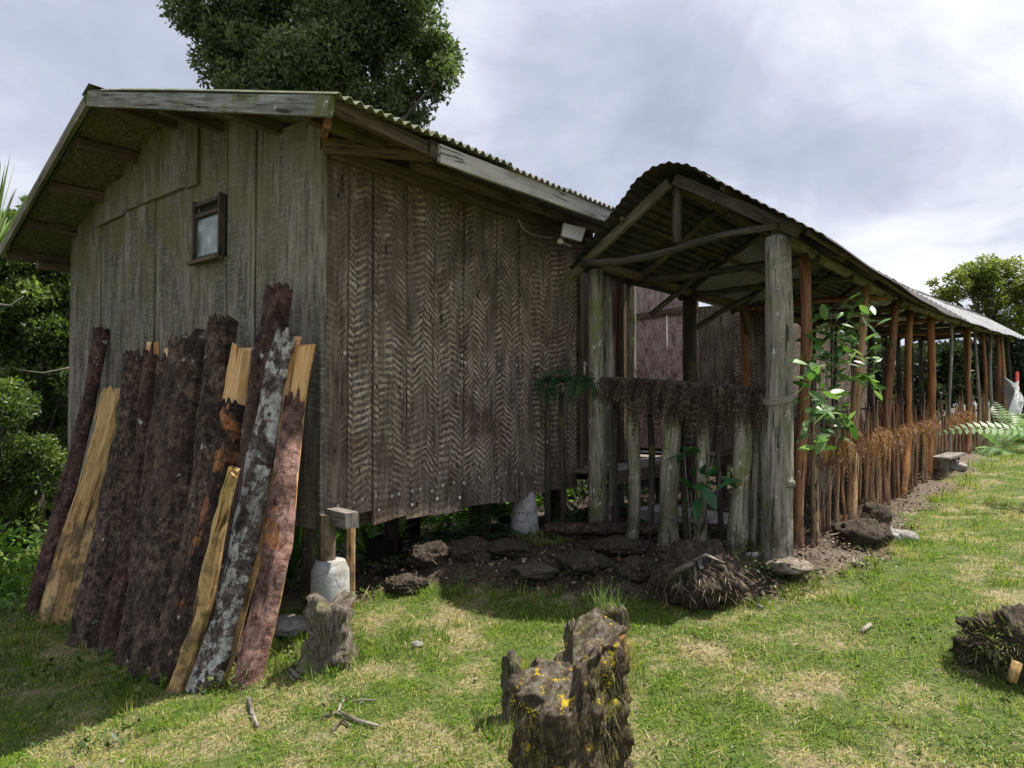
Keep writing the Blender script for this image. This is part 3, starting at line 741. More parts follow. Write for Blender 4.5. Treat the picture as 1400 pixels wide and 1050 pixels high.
mb = MB(); mb.box((7.6, 5.55, .4), (1.9, 0, 0), (0, .02, 0), (0, 0, 1.3)); part('inner_wall', mb, M_HERR2, house)
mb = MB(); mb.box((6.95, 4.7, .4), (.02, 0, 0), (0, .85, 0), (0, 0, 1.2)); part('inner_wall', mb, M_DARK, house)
mb = MB(); mb.tube([(6.88, YW-.02, -1.1), (6.87, YW-.02, .2), (6.88, YW-.02, 1.5)], .06, 9, .05, 5); part('corner_post', mb, M_POST_GREY, house)
XA = 9.0
ae = [866, 912, 955, 976, 1004, 1034, 1062]
ays = [onx(e, 480, XA)[1] for e in ae]
for i in range(len(ays)-1):
    mb = MB(); cy_ = (ays[i]+ays[i+1])/2; w_ = abs(ays[i]-ays[i+1])-.008
    mb.plank((XA+.006*(i % 2), cy_, -.75), (XA+.006*(i % 2), cy_, 1.28 if i < 3 else 1.3), (0, -1, 0), w_, w_, TX, .03, 5, .004, 90+i, .02)
    part('plank', mb, [M_PINK, M_PINK, M_HERR2, M_HERR2, M_HERR, M_HERR2][i], house)
board((XA-.035, ays[0], 1.22), (XA-.035, ays[2], 1.27), .09, .03, M_BEAM, 'wall_rail', None, (-1, 0, 0))
mb = MB(); mb.plank((XA+.01, (ays[0]+ays[2])/2, 1.27), (XA+.01, (ays[0]+ays[2])/2, 1.75), (0, -1, 0), ays[0]-ays[2], ays[0]-ays[2], TX, .03, 3, .004, 99); part('gable_plank', mb, M_PINK, house)
mb = MB(); mb.box((13.5, 3.66, .3), (4.5, 0, 0), (0, .02, 0), (0, 0, 1.1)); part('side_wall', mb, M_HERR2, house)
for k in range(9):      # deck boards of the sunken porch
    x = 5.9+k*.34; mb = MB(); mb.box((x, 4.55, -.69+.003*(k % 2)), (.162, 0, 0), (0, .98, 0), (0, 0, .02)); part('deck_board', mb, M_DECK, house)
mb = MB(); mb.box((7.3, 3.56, -.77), (1.75, 0, 0), (0, .025, 0), (0, 0, .06)); part('deck_beam', mb, M_BEAM, house)
for k in range(4):
    x = 6.2+k*.9; mb = MB(); mb.tube([(x, 3.62, G(x, 3.6)-.1), (x, 3.62, -.84)], .055, 8, .05, k); part('stilt', mb, M_POST_DARK, house)
mb = MB(); p0_, p1_ = onx(868, 656, 7.1), onx(948, 667, 7.1)
mb.plank(p0_, p1_, ZN, .14, .14, TX, .05, 4, .004, 7); part('step_board', mb, M_DECK, house)

# lamp socket, cable and gutter end by the fascia's far end
lamp = thing('lamp_holder', 'small pale round lamp holder on a pipe under the far end of the long eave', 'lamp', ony(765, 330, 3.55))
c = ony(765, 330, 3.55); mb = MB(); mb.tube([c+V3(-.03, -.02, 0), c+V3(.01, 0, 0)], [.02, .032], 10); part('bulb', mb, M_STEEL, lamp, True)
mb = MB(); mb.tube([c+V3(.0, 0, 0), c+V3(.22, .03, 0)], .014, 8); part('pipe', mb, M_WIRE, lamp, True)
mb = MB(); P = [ony(708, 298, YW-.06), ony(714, 312, YW-.06), ony(726, 320, YW-.06), ony(742, 324, YW-.06), ony(756, 325, YW-.1)]; mb.tube(P, .008, 6, 0, 0)
part('cable', mb, M_WIRE, lamp, True)
mb = MB(); P = [ony(771, 305, 3.45), ony(801, 312, 3.45), ony(795, 330, 3.45), ony(768, 322, 3.45)]; B = [q_+V3(.02, .03, 0) for q_ in P]
mb.add(P+B, [(3, 2, 1, 0), (4, 5, 6, 7), (0, 1, 5, 4), (1, 2, 6, 5), (2, 3, 7, 6), (3, 0, 4, 7)], [[(0, 0), (.1, 0), (.1, .1), (0, .1)]]*6)
part('end_board', mb, M_WHITE, house, label='short white painted board end beside the walkway roof')
# ------------------------------------------------------------------ the covered walkway
def off(x): return -.36*max(0, (x-9)/11)**1.3 if x > 9 else 0.0
def lift(x): return .36*((x-9)/11)**1.2 if x > 9 else 0.0
XT = 5.12
walk = thing('covered_walkway', 'long covered walkway of rough poles under a curved iron roof beside the house', 'walkway shelter', (XT, 2.4, G(XT, 2.4)))
def sec(k):
    """roof section, k from 0 (left eave) to 1 (right eave)"""
    pts = [(0, 3.42, 1.16), (.22, 2.98, 1.47), (.38, 2.66, 1.70), (.45, 2.50, 1.785), (.51, 2.36, 1.80), (.58, 2.20, 1.75), (.72, 1.88, 1.53), (1, 1.26, 1.085)]
    ks = [p[0] for p in pts]; return float(np.interp(k, ks, [p[1] for p in pts])), float(np.interp(k, ks, [p[2] for p in pts]))
def roofpt(x, k, dz=0):
    y, z = sec(k); return V3(x, y+off(x), z+lift(x)+dz)
XS = [4.78, 7.2, 9.6, 12.0, 14.4, 16.8, 19.2, 21.6]
for si in range(len(XS)-1):
    x0, x1 = XS[si], XS[si+1]+.06
    for (ka, kb, nm) in ((0, .40, 'left'), (.60, 1, 'right'), (.36, .64, 'ridge')):
        if si == 1 and nm == 'left': continue
        L = {'left': .98, 'right': 1.12, 'ridge': .72}[nm]
        def P(u, v, ka=ka, kb=kb, nm=nm, x0=x0, x1=x1, si=si):
            k = ka+(kb-ka)*u; xs_ = x0
            if si == 0: xs_ = x0 + (.24*(1-k/.4) if k < .4 else (.16*(k-.5) if k > .5 else 0))
            x = xs_+(x1-xs_)*v
            p = roofpt(x, k, (.012 if nm == 'ridge' else 0)+.010*(si % 2)+.008*math.sin(x*3+k*5))
            return p, ((0, .4, .9) if k < .45 else ((0, -.4, .9) if k > .55 else (0, 0, 1)))
        n_u = int(L/.076*6)
        part('roof_sheet', corr_sheet(P, n_u, 6, L, .006 if si == 0 else .009), M_IRON_PALE if si >= 3 and nm != 'ridge' else M_IRON_DARK, walk, True)
# milky sheet laid the other way on the left slope
for x0 in (7.25, 8.05, 8.85):
    def P(u, v, x0=x0):
        return roofpt(x0+.82*u, .42*v, .012), (0, .5, .85)
    part('clear_sheet', corr_sheet(P, 60, 5, .82, .012), M_FIBRE, walk, True)
def pole(p0, p1, r0, r1, mat, name, n=8, wob=.06, seed=0, bend=.012, parent=None, sides=9, label=None, ell=1.0):
    p0, p1 = np.asarray(p0, float), np.asarray(p1, float); rg = random.Random(seed*7+1)
    A = p1-p0; N1 = np.cross(A, (0.3, .2, 1)) if abs(A[2]) < .7*np.linalg.norm(A) else np.cross(A, (1, 0, 0)); N1 /= np.linalg.norm(N1); N2 = np.cross(A, N1); N2 /= np.linalg.norm(N2)
    pts, rr = [], []; f1, f2 = rg.uniform(0, 6), rg.uniform(0, 6)
    for i in range(n+1):
        k = i/n; pts.append(p0+A*k+N1*bend*math.sin(k*5+f1)+N2*bend*math.sin(k*7+f2)); rr.append((r0+(r1-r0)*k)*(1+rg.uniform(-wob, wob)))
    mb = MB(); mb.tube(pts, rr, sides, wob, seed, True, ell)
    return part(name, mb, mat, parent or walk, True, label)
RY = 1.65
posts = [  # top px, bottom px, bottom py, radius, material, leaning detail
 (1067, 1064, 779, .098, M_POST_GREY, 'thick grey mossy pole with twine tied round it'), (1102, 1093, 757, .062, M_POST_BROWN, None), (1183, 1162, 720, .062, M_POST_OCHRE, None),
 (1224, 1207, 712, .066, M_POST_BROWN, None), (1250, 1231, 708, .062, M_POST_ORANGE, None), (1275, 1268, 670, .085, M_POST_ORANGE, None),
 (1300, 1300, 655, .042, M_POST_GREY, None), (1325, 1322, 641, .070, M_POST_BROWN, None), (1339, 1337, 628, .045, M_POST_OCHRE, None),
 (1350, 1349, 618, .045, M_POST_GREY, None), (1359, 1358, 613, .06, M_POST_BROWN, None), (1367, 1366, 607, .05, M_POST_GREY, None),
 (1376, 1375, 602, .07, M_POST_BROWN, None), (1384, 1384, 598, .06, M_POST_OCHRE, None), (1393, 1392, 594, .06, M_POST_DARK, None)]
post_x = []
for i, (pt, pb, pyb, r, m, lab) in enumerate(posts):
    y = RY
    for _ in range(4): x = ony(pb, 600, y)[0]; y = RY+off(x)
    if i > 7: x = 14.0+1.0*(i-7); y = RY+off(x)
    xt = ony(pt, 500, y)[0] if i <= 7 else x+.05*math.sin(i*2.3)
    ztop = 1.17+lift(x)
    if i == 0: ztop = ony(1067, 326, y)[2]
    b = V3(x, y, G(x, y)-.06); t = V3(xt, y+.01, ztop)
    post_x.append(x)
    if i == 0:   # with a knot and a swelling
        mb = MB(); n_ = 14; pts = []; rr = []
        for k in range(n_+1):
            f = k/n_; pts.append(b+(t-b)*f+V3(.012*math.sin(f*6), .01*math.sin(f*5+1), 0)); rr.append(r*(1.02-.10*f)*(1+.09*math.exp(-((f-.27)/.05)**2)+.03*math.sin(f*19)))
        mb.tube(pts, rr, 16, .03, 3); P1 = part('post', mb, m, walk, True, lab)
        kn = t*.27+b*.73; mb = MB(); mb.tube([kn+V3(-.03, -.06, .03), kn+V3(-.01, -.115, .035)], [.04, .022], 8, .1, 1); part('knot', mb, m, P1, True)
    else:
        o = pole(b, t, r*1.08, r*.86, m, 'post', 12, .12, i, .024, None, 10, lab, .68)
    if i == 1: pass
# twine round the first post
tw = MB(); bx0 = ony(1064, 540, RY-.10)
for k in range(3):
    tw.tube([V3(ony(1064, 545, RY)[0]+.108*math.cos(a), RY+.108*math.sin(a), .005+k*.014+.03*math.cos(a+.4)) for a in np.linspace(0, 6.28, 20)], .0055, 5)
part('twine', tw, M_TWIG, walk, True)
# left row
LPX = [(815, 730, .075), (829, 728, .06), (945, None, .085), (1019, None, .065)]
PL = ony(815, 700, 3.25)
for i, (px, py, r) in enumerate(LPX):
    yy = 3.25 + (.10 if i == 1 else 0); x = ony(px, 600, yy)[0]; b = V3(x, yy, G(x, yy)-.05)
    pole(b, (x+.01, yy, 1.15), r*1.02, r*.9, [M_POST_MOSS, M_POST_GREY, M_POST_DARK, M_POST_BROWN][i], 'post', 9, .05, 30+i, .01)
xk = 10.3; i = 0
while xk < 20:
    yy = 3.25+off(xk); pole((xk, yy, G(xk, yy)-.05), (xk+.03, yy, 1.15+lift(xk)), .06, .055, M_POST_DARK, 'post', 6, .07, 50+i, .012); xk += 1.15; i += 1
# plates, ridge pole, rafters, ties
def longpole(y, dz, r, mat, name, x0, x1, step=1.6, seed=0):
    xs_ = np.arange(x0, x1+.01, step); rg = random.Random(seed)
    mb = MB(); mb.tube([(x, y+off(x)+rg.uniform(-.012, .012), dz+lift(x)+rg.uniform(-.012, .012)) for x in xs_], [r*rg.uniform(.9, 1.1) for _ in xs_], 9, .06, seed)
    return part(name, mb, mat, walk, True)
for a_, b_ in ((5.1, 9.9), (9.7, 14.7), (14.5, 19.8)):
    longpole(RY+.01, 1.205, .052, M_MOSSBEAM, 'top_plate', a_, b_, 1.0, int(a_))
    longpole(3.25, 1.19, .05, M_BEAM, 'top_plate', a_+.1, b_, 1.0, int(a_)+9)
    longpole(2.42, 1.70, .04, M_BEAM, 'ridge_pole', a_+.02, b_, 1.0, int(a_)+19)
for k_, (yy, dz) in enumerate(((1.40, 1.145), (2.0, 1.575), (2.85, 1.50))):
    for a_, b_ in ((4.95, 12.2), (12.0, 19.8)): longpole(yy, dz, .022, M_BEAM, 'batten', a_, b_, 1.4, k_+60)
XR = [5.0, 6.0, 7.1, 8.6, 9.9, 11.3, 12.6, 14, 15.3, 16.6, 18, 19.3]
for i, x in enumerate(XR):
    q = lambda k, d=-.06: roofpt(x, k, d)
    if i == 0:
        board(roofpt(x+.10, .0, -.045)+V3(-.0, .06, -.02), roofpt(x, .47, -.075), .075, .045, M_MOSSBEAM, 'rafter', None, (-1, 0, 0), 5, 3, walk)
        board(roofpt(x, .49, -.06), roofpt(x+.05, .90, -.06), .085, .04, M_POST_DARK, 'rafter', None, (-1, 0, 0), 5, 4, walk)
        pole((x+.06, 3.3, 1.17), (x+.04, 1.62, 1.25), .032, .026, M_POST_DARK, 'tie_beam', 8, .07, 5, .03)
        pole((x+.06, 2.42, 1.25), (x+.06, 2.42, 1.70), .036, .036, M_POST_DARK, 'king_post', 4, .05, 6, .004)
    else:
        pole(q(.02), q(.47), .035, .032, M_POST_DARK, 'rafter', 5, .07, i, .012, None, 7); pole(q(.51), q(.93), .035, .032, M_POST_DARK, 'rafter', 5, .07, i+3, .012, None, 7)
        pole((x, 3.28+off(x), 1.16+lift(x)), (x, RY-.04+off(x), 1.17+lift(x)), .036, .034, M_POST_DARK if i % 3 else M_POST_BROWN, 'tie_beam', 5, .08, i, .014, None, 7)
for (a_, b_, r) in (((6.2, 3.25, .85), (6.5, 2.75, 1.35), .03), ((7.2, 3.25, .80), (7.9, 2.9, 1.2), .03), ((8.76, 3.2, .8), (8.2, 3.1, 1.15), .028)):
    pole(a_, b_, r, r, M_POST_DARK, 'brace', 4, .05, int(a_[0]*9), .01, None, 7)

# ------------------------------------------------------------------ fences of the walkway
class LM:
    """many small folded leaves in one mesh"""
    def __init__(s): s.v = []; s.lr = []
    def leaf(s, b, d, sd, l, w, lr, mid=.45, fold=.0, nrm=None):
        b = np.asarray(b); d = np.asarray(d); sd = np.asarray(sd)
        n_ = np.cross(d, sd) if nrm is None else nrm
        s.v += [b, b+d*l*mid+sd*w/2+n_*fold*w, b+d*l, b+d*l*mid-sd*w/2+n_*fold*w]; s.lr += [lr]*4
    def mesh(s, name, mat):
        v = np.array(s.v); m_ = len(v)//4; f = np.arange(m_*4).reshape(-1, 4)
        tri = np.concatenate([f[:, [0, 1, 2]], f[:, [0, 2, 3]]]); return fastmesh(name, v, tri, mat, {'lr': np.array(s.lr)})
def unit(a): a = np.asarray(a, float); return a/(np.linalg.norm(a)+1e-9)
def frond(lm, base, d, up, L, W, droop, n_=14, lr=(0, 1), rg=random, curl=0.0, pin=.22, taper=1.0):
    """rachis starts along d, droops towards -z"""
    p = np.array(base, float); d = unit(d); step = L/n_; g = V3(0, 0, -1)
    side = unit(np.cross(d, up)); prev = p.copy()
    for i in range(n_):
        k = i/n_; d = unit(d+g*droop/n_+side*curl/n_*rg.uniform(-1, 1)); q = p+d*step
        side = unit(np.cross(d, up)) if abs(np.dot(d, unit(up))) < .95 else side
        lm.leaf(p, d, side, step*1.15, .006+.006*(1-k), rg.uniform(*lr)*.5, .5)
        wl = W*math.sin(math.pi*min(1, (k*.86+.12)**taper))
        for sg in (1, -1):
            dd = unit(side*sg+d*.45+g*.12*droop)
            lm.leaf(p+d*step*.5, dd, unit(np.cross(dd, np.cross(side, d))), wl, wl*pin+.004, rg.uniform(*lr), .4)
        p = q
    return p
def dead_fringe(name, pts, n_, L, mat, label, seed, spread=.05, W=.05, pairs=11):
    rg = random.Random(seed); lm = LM(); pts = [np.asarray(p, float) for p in pts]
    seg = np.cumsum([0]+[np.linalg.norm(pts[i+1]-pts[i]) for i in range(len(pts)-1)])
    for k in range(n_):
        s_ = rg.uniform(0, seg[-1]); p = np.array([np.interp(s_, seg, [q[j] for q in pts]) for j in range(3)])
        clump = .72+.42*math.sin(s_*9+seed)*math.sin(s_*4.3+1)+.22*math.sin(s_*23)
        p = p+V3(rg.uniform(-spread, spread), rg.uniform(-spread, spread), rg.uniform(-.04, .03))
        d = unit((rg.uniform(-.7, .7), rg.uniform(-.7, .7), rg.uniform(-.3, .5)))
        frond(lm, p, d, unit((rg.uniform(-1, 1), rg.uniform(-1, 1), .3)), L*clump*rg.uniform(.6, 1.1), W*rg.uniform(.6, 1.2), 5.5, pairs, (0, 1), rg, 1.0, .17)
    base = pts[0]; v = [tuple(q-base) for q in lm.v]; lm.v = v
    o = link(name, lm.mesh(name, mat), None, base); o['label'] = label; o['kind'] = 'stuff'; return o

# porch fence between the first two posts: short mossy stakes and a rail
pf = thing('porch_fence', 'fence of thick mossy upright stakes across the open end of the walkway', 'fence', onground(912, 733))
yA, xA = 3.16, XT+.06
stk = [(864, 728, 560, .055), (914, 733, 560, .075), (958, 727, 555, .052), (1008, 742, 560, .072)]
for i, (px, py, pt, r) in enumerate(stk):
    xx = XT+.02; p = onx(px, 600, xx); g = G(p[0], p[1]); tp = onx(px+[4, 5, 2, 6][i], pt-22, xx)
    pole((p[0], p[1], g-.05), tp, r, r*.82, M_POST_MOSS, 'stake', 8, .10, 80+i, .012, pf, 9)
for i, (px, r, m) in enumerate(((748, .03, M_POST_DARK), (768, .028, M_POST_DARK), (840, .03, M_POST_DARK), (889, .028, M_POST_DARK), (935, .028, M_POST_DARK), (983, .025, M_POST_DARK), (1030, .04, M_POST_GREY), (1043, .03, M_POST_GREY))):
    yy = None; p = onx(px, 600, XT+.14); g = G(p[0], p[1]); pole((p[0], p[1], g-.05), (p[0]+.01, p[1], .10-.02*(i % 3)), r, r*.8, m, 'stake', 5, .10, 95+i, .01, pf, 7)
ra, rb = onx(745, 516, XT+.04), onx(1062, 534, XT+.04)
pole(ra, rb, .03, .03, M_POST_DARK, 'rail', 9, .06, 7, .015, pf, 8)
dead_fringe('dead_fern_fringe', [onx(832, 520, XT-.02), onx(940, 528, XT-.02), onx(1052, 533, XT-.02)], 420, .46, M_FERN_DEAD, 'dark brown dead fern fronds hung thickly over the porch fence rail', 4, .05, .045, 12)
fr = LM(); rg = random.Random(9)
for k in range(40):
    px = rg.uniform(744, 815); p = onx(px, 519+rg.uniform(-7, 9), XT-.03)
    frond(fr, p, (rg.uniform(-.6, .1), rg.uniform(-.4, .4), .5), (rg.uniform(-.5, .5), rg.uniform(-1, 1), .4), rg.uniform(.16, .46), .05, 4.6, 12, (0, 1), rg, .6, .22)
b0 = onx(775, 517, XT-.03); fr.v = [q_-b0 for q_ in fr.v]
o = link('green_fern_fringe', fr.mesh('green_fern_fringe', M_FERN), None, b0); o['label'] = 'dark green fern fronds draped over the rail left of the double post'; o['kind'] = 'stuff'

# picket fence along the right row
sf = thing('stake_fence', 'low fence of thin pointed split stakes between the walkway posts', 'fence', (5.9, RY, G(5.9, RY)))
stake_mesh = []
for s_ in range(5):
    mb = MB(); rg = random.Random(s_); h = .95+.03*s_
    mb.tube([(rg.uniform(-.008, .008), rg.uniform(-.008, .008), h*k/5) for k in range(5)]+[(0, 0, h*1.08)], [.019, .018, .017, .017, .015, .003], 6, .12, s_)
    stake_mesh.append(mb.mesh('stake', M_STAKE if s_ != 3 else M_POST_BROWN, False))
rg = random.Random(21); LF = base_of(sf); x = 5.86; cnt = 0
while x < 17.5:
    y = RY+off(x)
    if min(abs(x-q) for q in post_x) > .085:
        o = link('stake', stake_mesh[rg.randrange(5)], sf, V3(x, y+rg.uniform(-.025, .025), G(x, y)-.05)-LF)
        o.rotation_euler = (rg.gauss(0, .025), rg.gauss(0, .035), rg.uniform(0, 6)); o.scale = (1, 1, rg.uniform(.94, 1.14)*(1.12 if rg.random() < .1 else 1)); cnt += 1
    x += rg.uniform(.085, .135) if x < 11.3 else rg.uniform(.12, .2)
for a_, b_ in ((5.75, 8.6), (8.5, 11.8), (11.7, 15), (14.9, 17.5)):
    mb = MB(); mb.tube([(x, RY+.03+off(x), -.34+lift(x)*.8+.02*math.sin(x*3)) for x in np.arange(a_, b_+.01, .5)], .014, 6, .08, 3); part('rail', mb, M_POST_DARK, sf, True)
for i, (x0, x1, n_, lab) in enumerate([(5.80, 7.25, 150, 'rust brown dried fern fringe on the stake fence, the nearest piece below the leafy sapling'),
        (7.5, 8.5, 80, 'rust brown dried fern fringe on the stake fence, second piece from the front'), (8.8, 9.9, 70, 'rust brown dried fern fringe on the stake fence between brown and orange posts'),
        (10.1, 11.5, 75, 'rust brown dried fern fringe on the stake fence, before the broad orange post'), (12.6, 14.6, 80, 'rust brown dried fern fringe on the stake fence past the grey pole')]):
    dead_fringe('dried_fern_fringe', [(x, RY-.05+off(x), -.31+lift(x)*.8) for x in np.linspace(x0, x1, 5)], int(n_*1.3), .34, M_FERN_DEAD2, lab, 30+i, .05, .045, 11)
# inner fence on the left row, far part
inf = thing('inner_stake_fence', 'dark inner fence of upright stakes on the far side of the walkway', 'fence', (9.5, 3.2, G(9.5, 3.2)))
LI = base_of(inf); x = 9.3
while x < 18:
    y = 3.2+off(x); o = link('stake', stake_mesh[rg.randrange(5)], inf, V3(x, y, G(x, y)-.05)-LI)
    o.rotation_euler = (rg.gauss(0, .02), rg.gauss(0, .03), rg.uniform(0, 6)); o.scale = (1.2, 1.2, rg.uniform(.95, 1.15)); x += rg.uniform(.12, .2)
mb = MB(); mb.tube([(x, 3.23+off(x), -.3+lift(x)) for x in np.arange(9.3, 18, .8)], .018, 6, .1, 3); part('rail', mb, M_POST_DARK, inf, True)
# plank bench beyond
bq = ony(1290, 630, 1.55); bench = thing('plank_bench', 'low bench of grey planks beside the stake fence past the broad orange post', 'bench', (11.6, 1.45, G(11.6, 1.45)))
for k in range(2):
    mb = MB(); mb.box((11.9, 1.38+k*.12, -.80+.0*k), (.62, -.03, 0), (0, .055, 0), (0, 0, .016)); part('seat_plank', mb, M_DECK, bench)
for k in range(3):
    x = 11.4+k*.45; mb = MB(); mb.box((x, 1.44, -1.01), (.03, 0, 0), (0, .05, 0), (0, 0, .19)); part('leg', mb, M_POST_GREY, bench)
# cloth hanging at the far end
cl = ony(1385, 530, 1.05); mb = MB(); Pc = []
for i in range(9):
    Pc.append([cl+V3(-.5+.12*i, -.12*math.sin(i*1.3)-.06*math.sin(i*2.9+j*.8), .25-.10*j-.02*i-.05*abs(i-4)+.07*math.sin(i*2+j*.7)) for j in range(7)])
mb.grid(Pc, [[(i*.1, j*.1) for j in range(7)] for i in range(9)]); mb.grid([[q_+V3(0, .01, 0) for q_ in r] for r in Pc], [[(i*.1, j*.1) for j in range(7)] for i in range(9)], flip=True)
solo('hanging_cloth', mb, M_CLOTH, 'white cloth hanging low at the far end of the walkway', 'cloth', tuple(cl), smooth=True)
cl2 = cl+V3(.75, -.03, .12); mb = MB(); Pc = [[cl2+V3(-.2+.1*i, -.05*math.sin(i*1.3), .25-.10*j) for j in range(6)] for i in range(4)]
mb.grid(Pc, [[(i*.1, j*.1) for j in range(6)] for i in range(4)]); mb.grid([[q_+V3(0, .01, 0) for q_ in r] for r in Pc], [[(i*.1, j*.1) for j in range(6)] for i in range(4)], flip=True)
solo('hanging_cloth', mb, M_CLOTH_RED, 'red cloth hanging beside the white one at the far end', 'cloth', tuple(cl2), smooth=True)

# ------------------------------------------------------------------ slabs leaning on the gable wall
def slab(top, bot, wt, wb, off_, bark, label, cut=0.0, thick=.055, core=M_SPLIT, edge=0.0, seed=0, hook=False, barkw=1.0, bow=.03, n_=30, side=-1, bexp=0.0):
    """top/bot pixels, widths in pixels; cut: share of the length where the bark is gone at the top; edge: strip of bare wood on one side"""
    rg = random.Random(seed); B = onground(*bot); B[2] -= .04
    T = onx(top[0], top[1], XG-.06-off_)
    A = T-B; L = np.linalg.norm(A); A /= L
    Nn = unit(V3(-.88, -.42, .15)); Nn = unit(Nn-A*np.dot(A, Nn)); W = unit(np.cross(Nn, A))
    dT, dB = np.dot(T, FW), np.dot(B, FW); wt_, wb_ = wt/FPX*dT*1.2, wb/FPX*dB*1.22
    root = thing('log_slab', label, 'log slab', B, 'split log slabs leaning on the gable wall')
    f = [rg.uniform(0, 6) for _ in range(6)]
    def cen(k): return B+A*L*k-Nn*bow*math.sin(math.pi*k)+W*.018*math.sin(k*6+f[0])
    def half(k): return (wb_+(wt_-wb_)*k)/2*(1+.10*math.sin(k*9+f[1])+.04*math.sin(k*23+f[2]))
    NP = 10
    kmax = 1-cut
    rows, us = [], []
    lo = -1+2*edge if side > 0 else -1; hi = 1-2*edge if side < 0 else 1
    for i in range(n_+1):
        k = kmax*i/n_; c = cen(k); h = half(k); r, u_ = [], []
        for j in range(NP+1):
            s_ = lo+(hi-lo)*j/NP; bul = math.sqrt(max(0, 1-s_*s_))
            jz = rg.uniform(-.04, .04) if i in (n_,) else 0
            if i == n_: jz -= .10*abs(math.sin(j*1.1+f[3]))*(1 if cut else .25)
            hh_ = h*barkw*(1+rg.uniform(-.05, .05)*(j in (0, NP)))
            r.append(c+W*s_*hh_+Nn*(thick*1.35*bul+.012+.022*mnoise.fractal(Vector((s_*h*16+seed, k*L*5, seed*3.3)), 1, 2, 3))+A*jz); u_.append((s_*h, k*L))
        rows.append(r); us.append(u_)
    mb = MB(); mb.grid(rows, us, flip=True)
    back = [[p-Nn*.012 for p in (r[0], r[-1])] for r in rows]
    for rr_, side_ in ((0, 0), (-1, 1)):
        mb.grid([[r[rr_] for r in rows], [b_[side_] for b_ in back]], [[u[rr_] for u in us]]*2, flip=(side_ == 1))
    mb.grid([rows[-1], [p-Nn*.02 for p in rows[-1]]], [us[-1], us[-1]], flip=True)
    part('bark', mb, bark, root, False)
    # wood core
    rows, us = [], []
    for i in range(n_+1):
        k = i/n_; c = cen(k); h = half(k)*(.90 if not (cut and k > 1-cut) else .86)
        if edge: h *= 1.08
        if hook and k > .86: h *= 1-.55*(k-.86)/.14
        if bexp and k < bexp: pass
        e = lambda a: a*(1+rg.uniform(-.05, .05))
        tj = [rg.uniform(-.05, .02) if i == n_ else 0 for _ in range(4)]
        pr = [c+W*e(-h)+Nn*.002+A*tj[0], c+W*(-h*.5)+Nn*(.012+thick*.55)+A*tj[1], c+W*(h*.1)+Nn*(.012+thick*.7)+A*tj[2], c+W*(h*.6)+Nn*(.012+thick*.5)+A*tj[3], c+W*e(h)+Nn*.002+A*tj[0], c+W*h*.9-Nn*.022, c-W*h*.9-Nn*.022]
        pr.append(pr[0]); rows.append(pr); us.append([(-h, k*L), (-h*.5, k*L), (h*.1, k*L), (h*.6, k*L), (h, k*L), (h*1.1, k*L), (-h*1.1, k*L), (-h, k*L)])
    mb = MB(); mb.grid(rows, us, flip=True)
    mb.add(rows[-1][:-1], [tuple(range(7))[::-1]], [[(0, 0)]*7]); mb.add(rows[0][:-1], [tuple(range(7))], [[(0, 0)]*7])
    part('wood_core', mb, core, root, False)
    return root
DK = M_BARK
from mathutils import noise as mnoise
slab((141, 452), (45, 842), 17, 22, .00, M_BARK_RED, 'thin dark red slab at the far left of the row', 0, .03, DK, seed=1)
slab((158, 531), (72, 852), 34, 46, .06, M_SPLIT_PALE, 'pale yellow split slab without bark, second from the left', 0, .035, M_SPLIT_PALE, seed=2)
slab((192, 487), (124, 880), 34, 60, .10, DK, 'broad dark slab with a bare pale left edge next to the yellow one', .0, .07, M_SPLIT_PALE, .14, 3)
slab((212, 470), (157, 893), 16, 34, .14, M_BARK_RED, 'narrow dark red slab with a sliver of pale wood at its top', .015, .05, M_SPLIT, .10, 4)
slab((238, 474), (180, 905), 26, 50, .10, DK, 'dark slab with a small square of orange wood bared at its top', .035, .06, M_SPLIT, .05, 5)
slab((262, 466), (214, 916), 48, 76, .13, DK, 'broadest dark brown bark slab with a square cut top', 0, .10, DK, 0, 6)
slab((312, 438), (248, 922), 30, 66, .16, M_BARK, 'dark slab with lichen and a narrow hooked top', 0, .09, DK, 0, 7, True)
slab((333, 474), (246, 925), 27, 44, .20, M_BARK_BURNT, 'charred black slab with bare yellow wood at its top', .165, .06, M_SPLIT, .10, 8)
slab((387, 394), (292, 915), 36, 40, .10, M_BARK_RED, 'tallest purplish red slab reaching above all the others', 0, .06, DK, 0, 9)
slab((322, 640), (243, 941), 9, 30, .62, M_SPLIT_PALE, 'short pale yellow split piece tapering upward in front of the slabs', 0, .035, M_SPLIT_PALE, 0, 10)
slab((399, 458), (286, 936), 30, 46, .16, M_BARK_LICHEN, 'slab with bark covered in white lichen patches', 0, .07, M_SPLIT, .06, 11, side=1)
slab((421, 470), (338, 934), 22, 38, .12, M_BARK_PINK, 'pinkish peeling slab at the right end with a bare orange tip', .155, .05, M_SPLIT, .04, 12)
slab((372, 560), (330, 900), 30, 30, .02, DK, 'black slab set back behind the lichen covered one', 0, .04, DK, 0, 13)

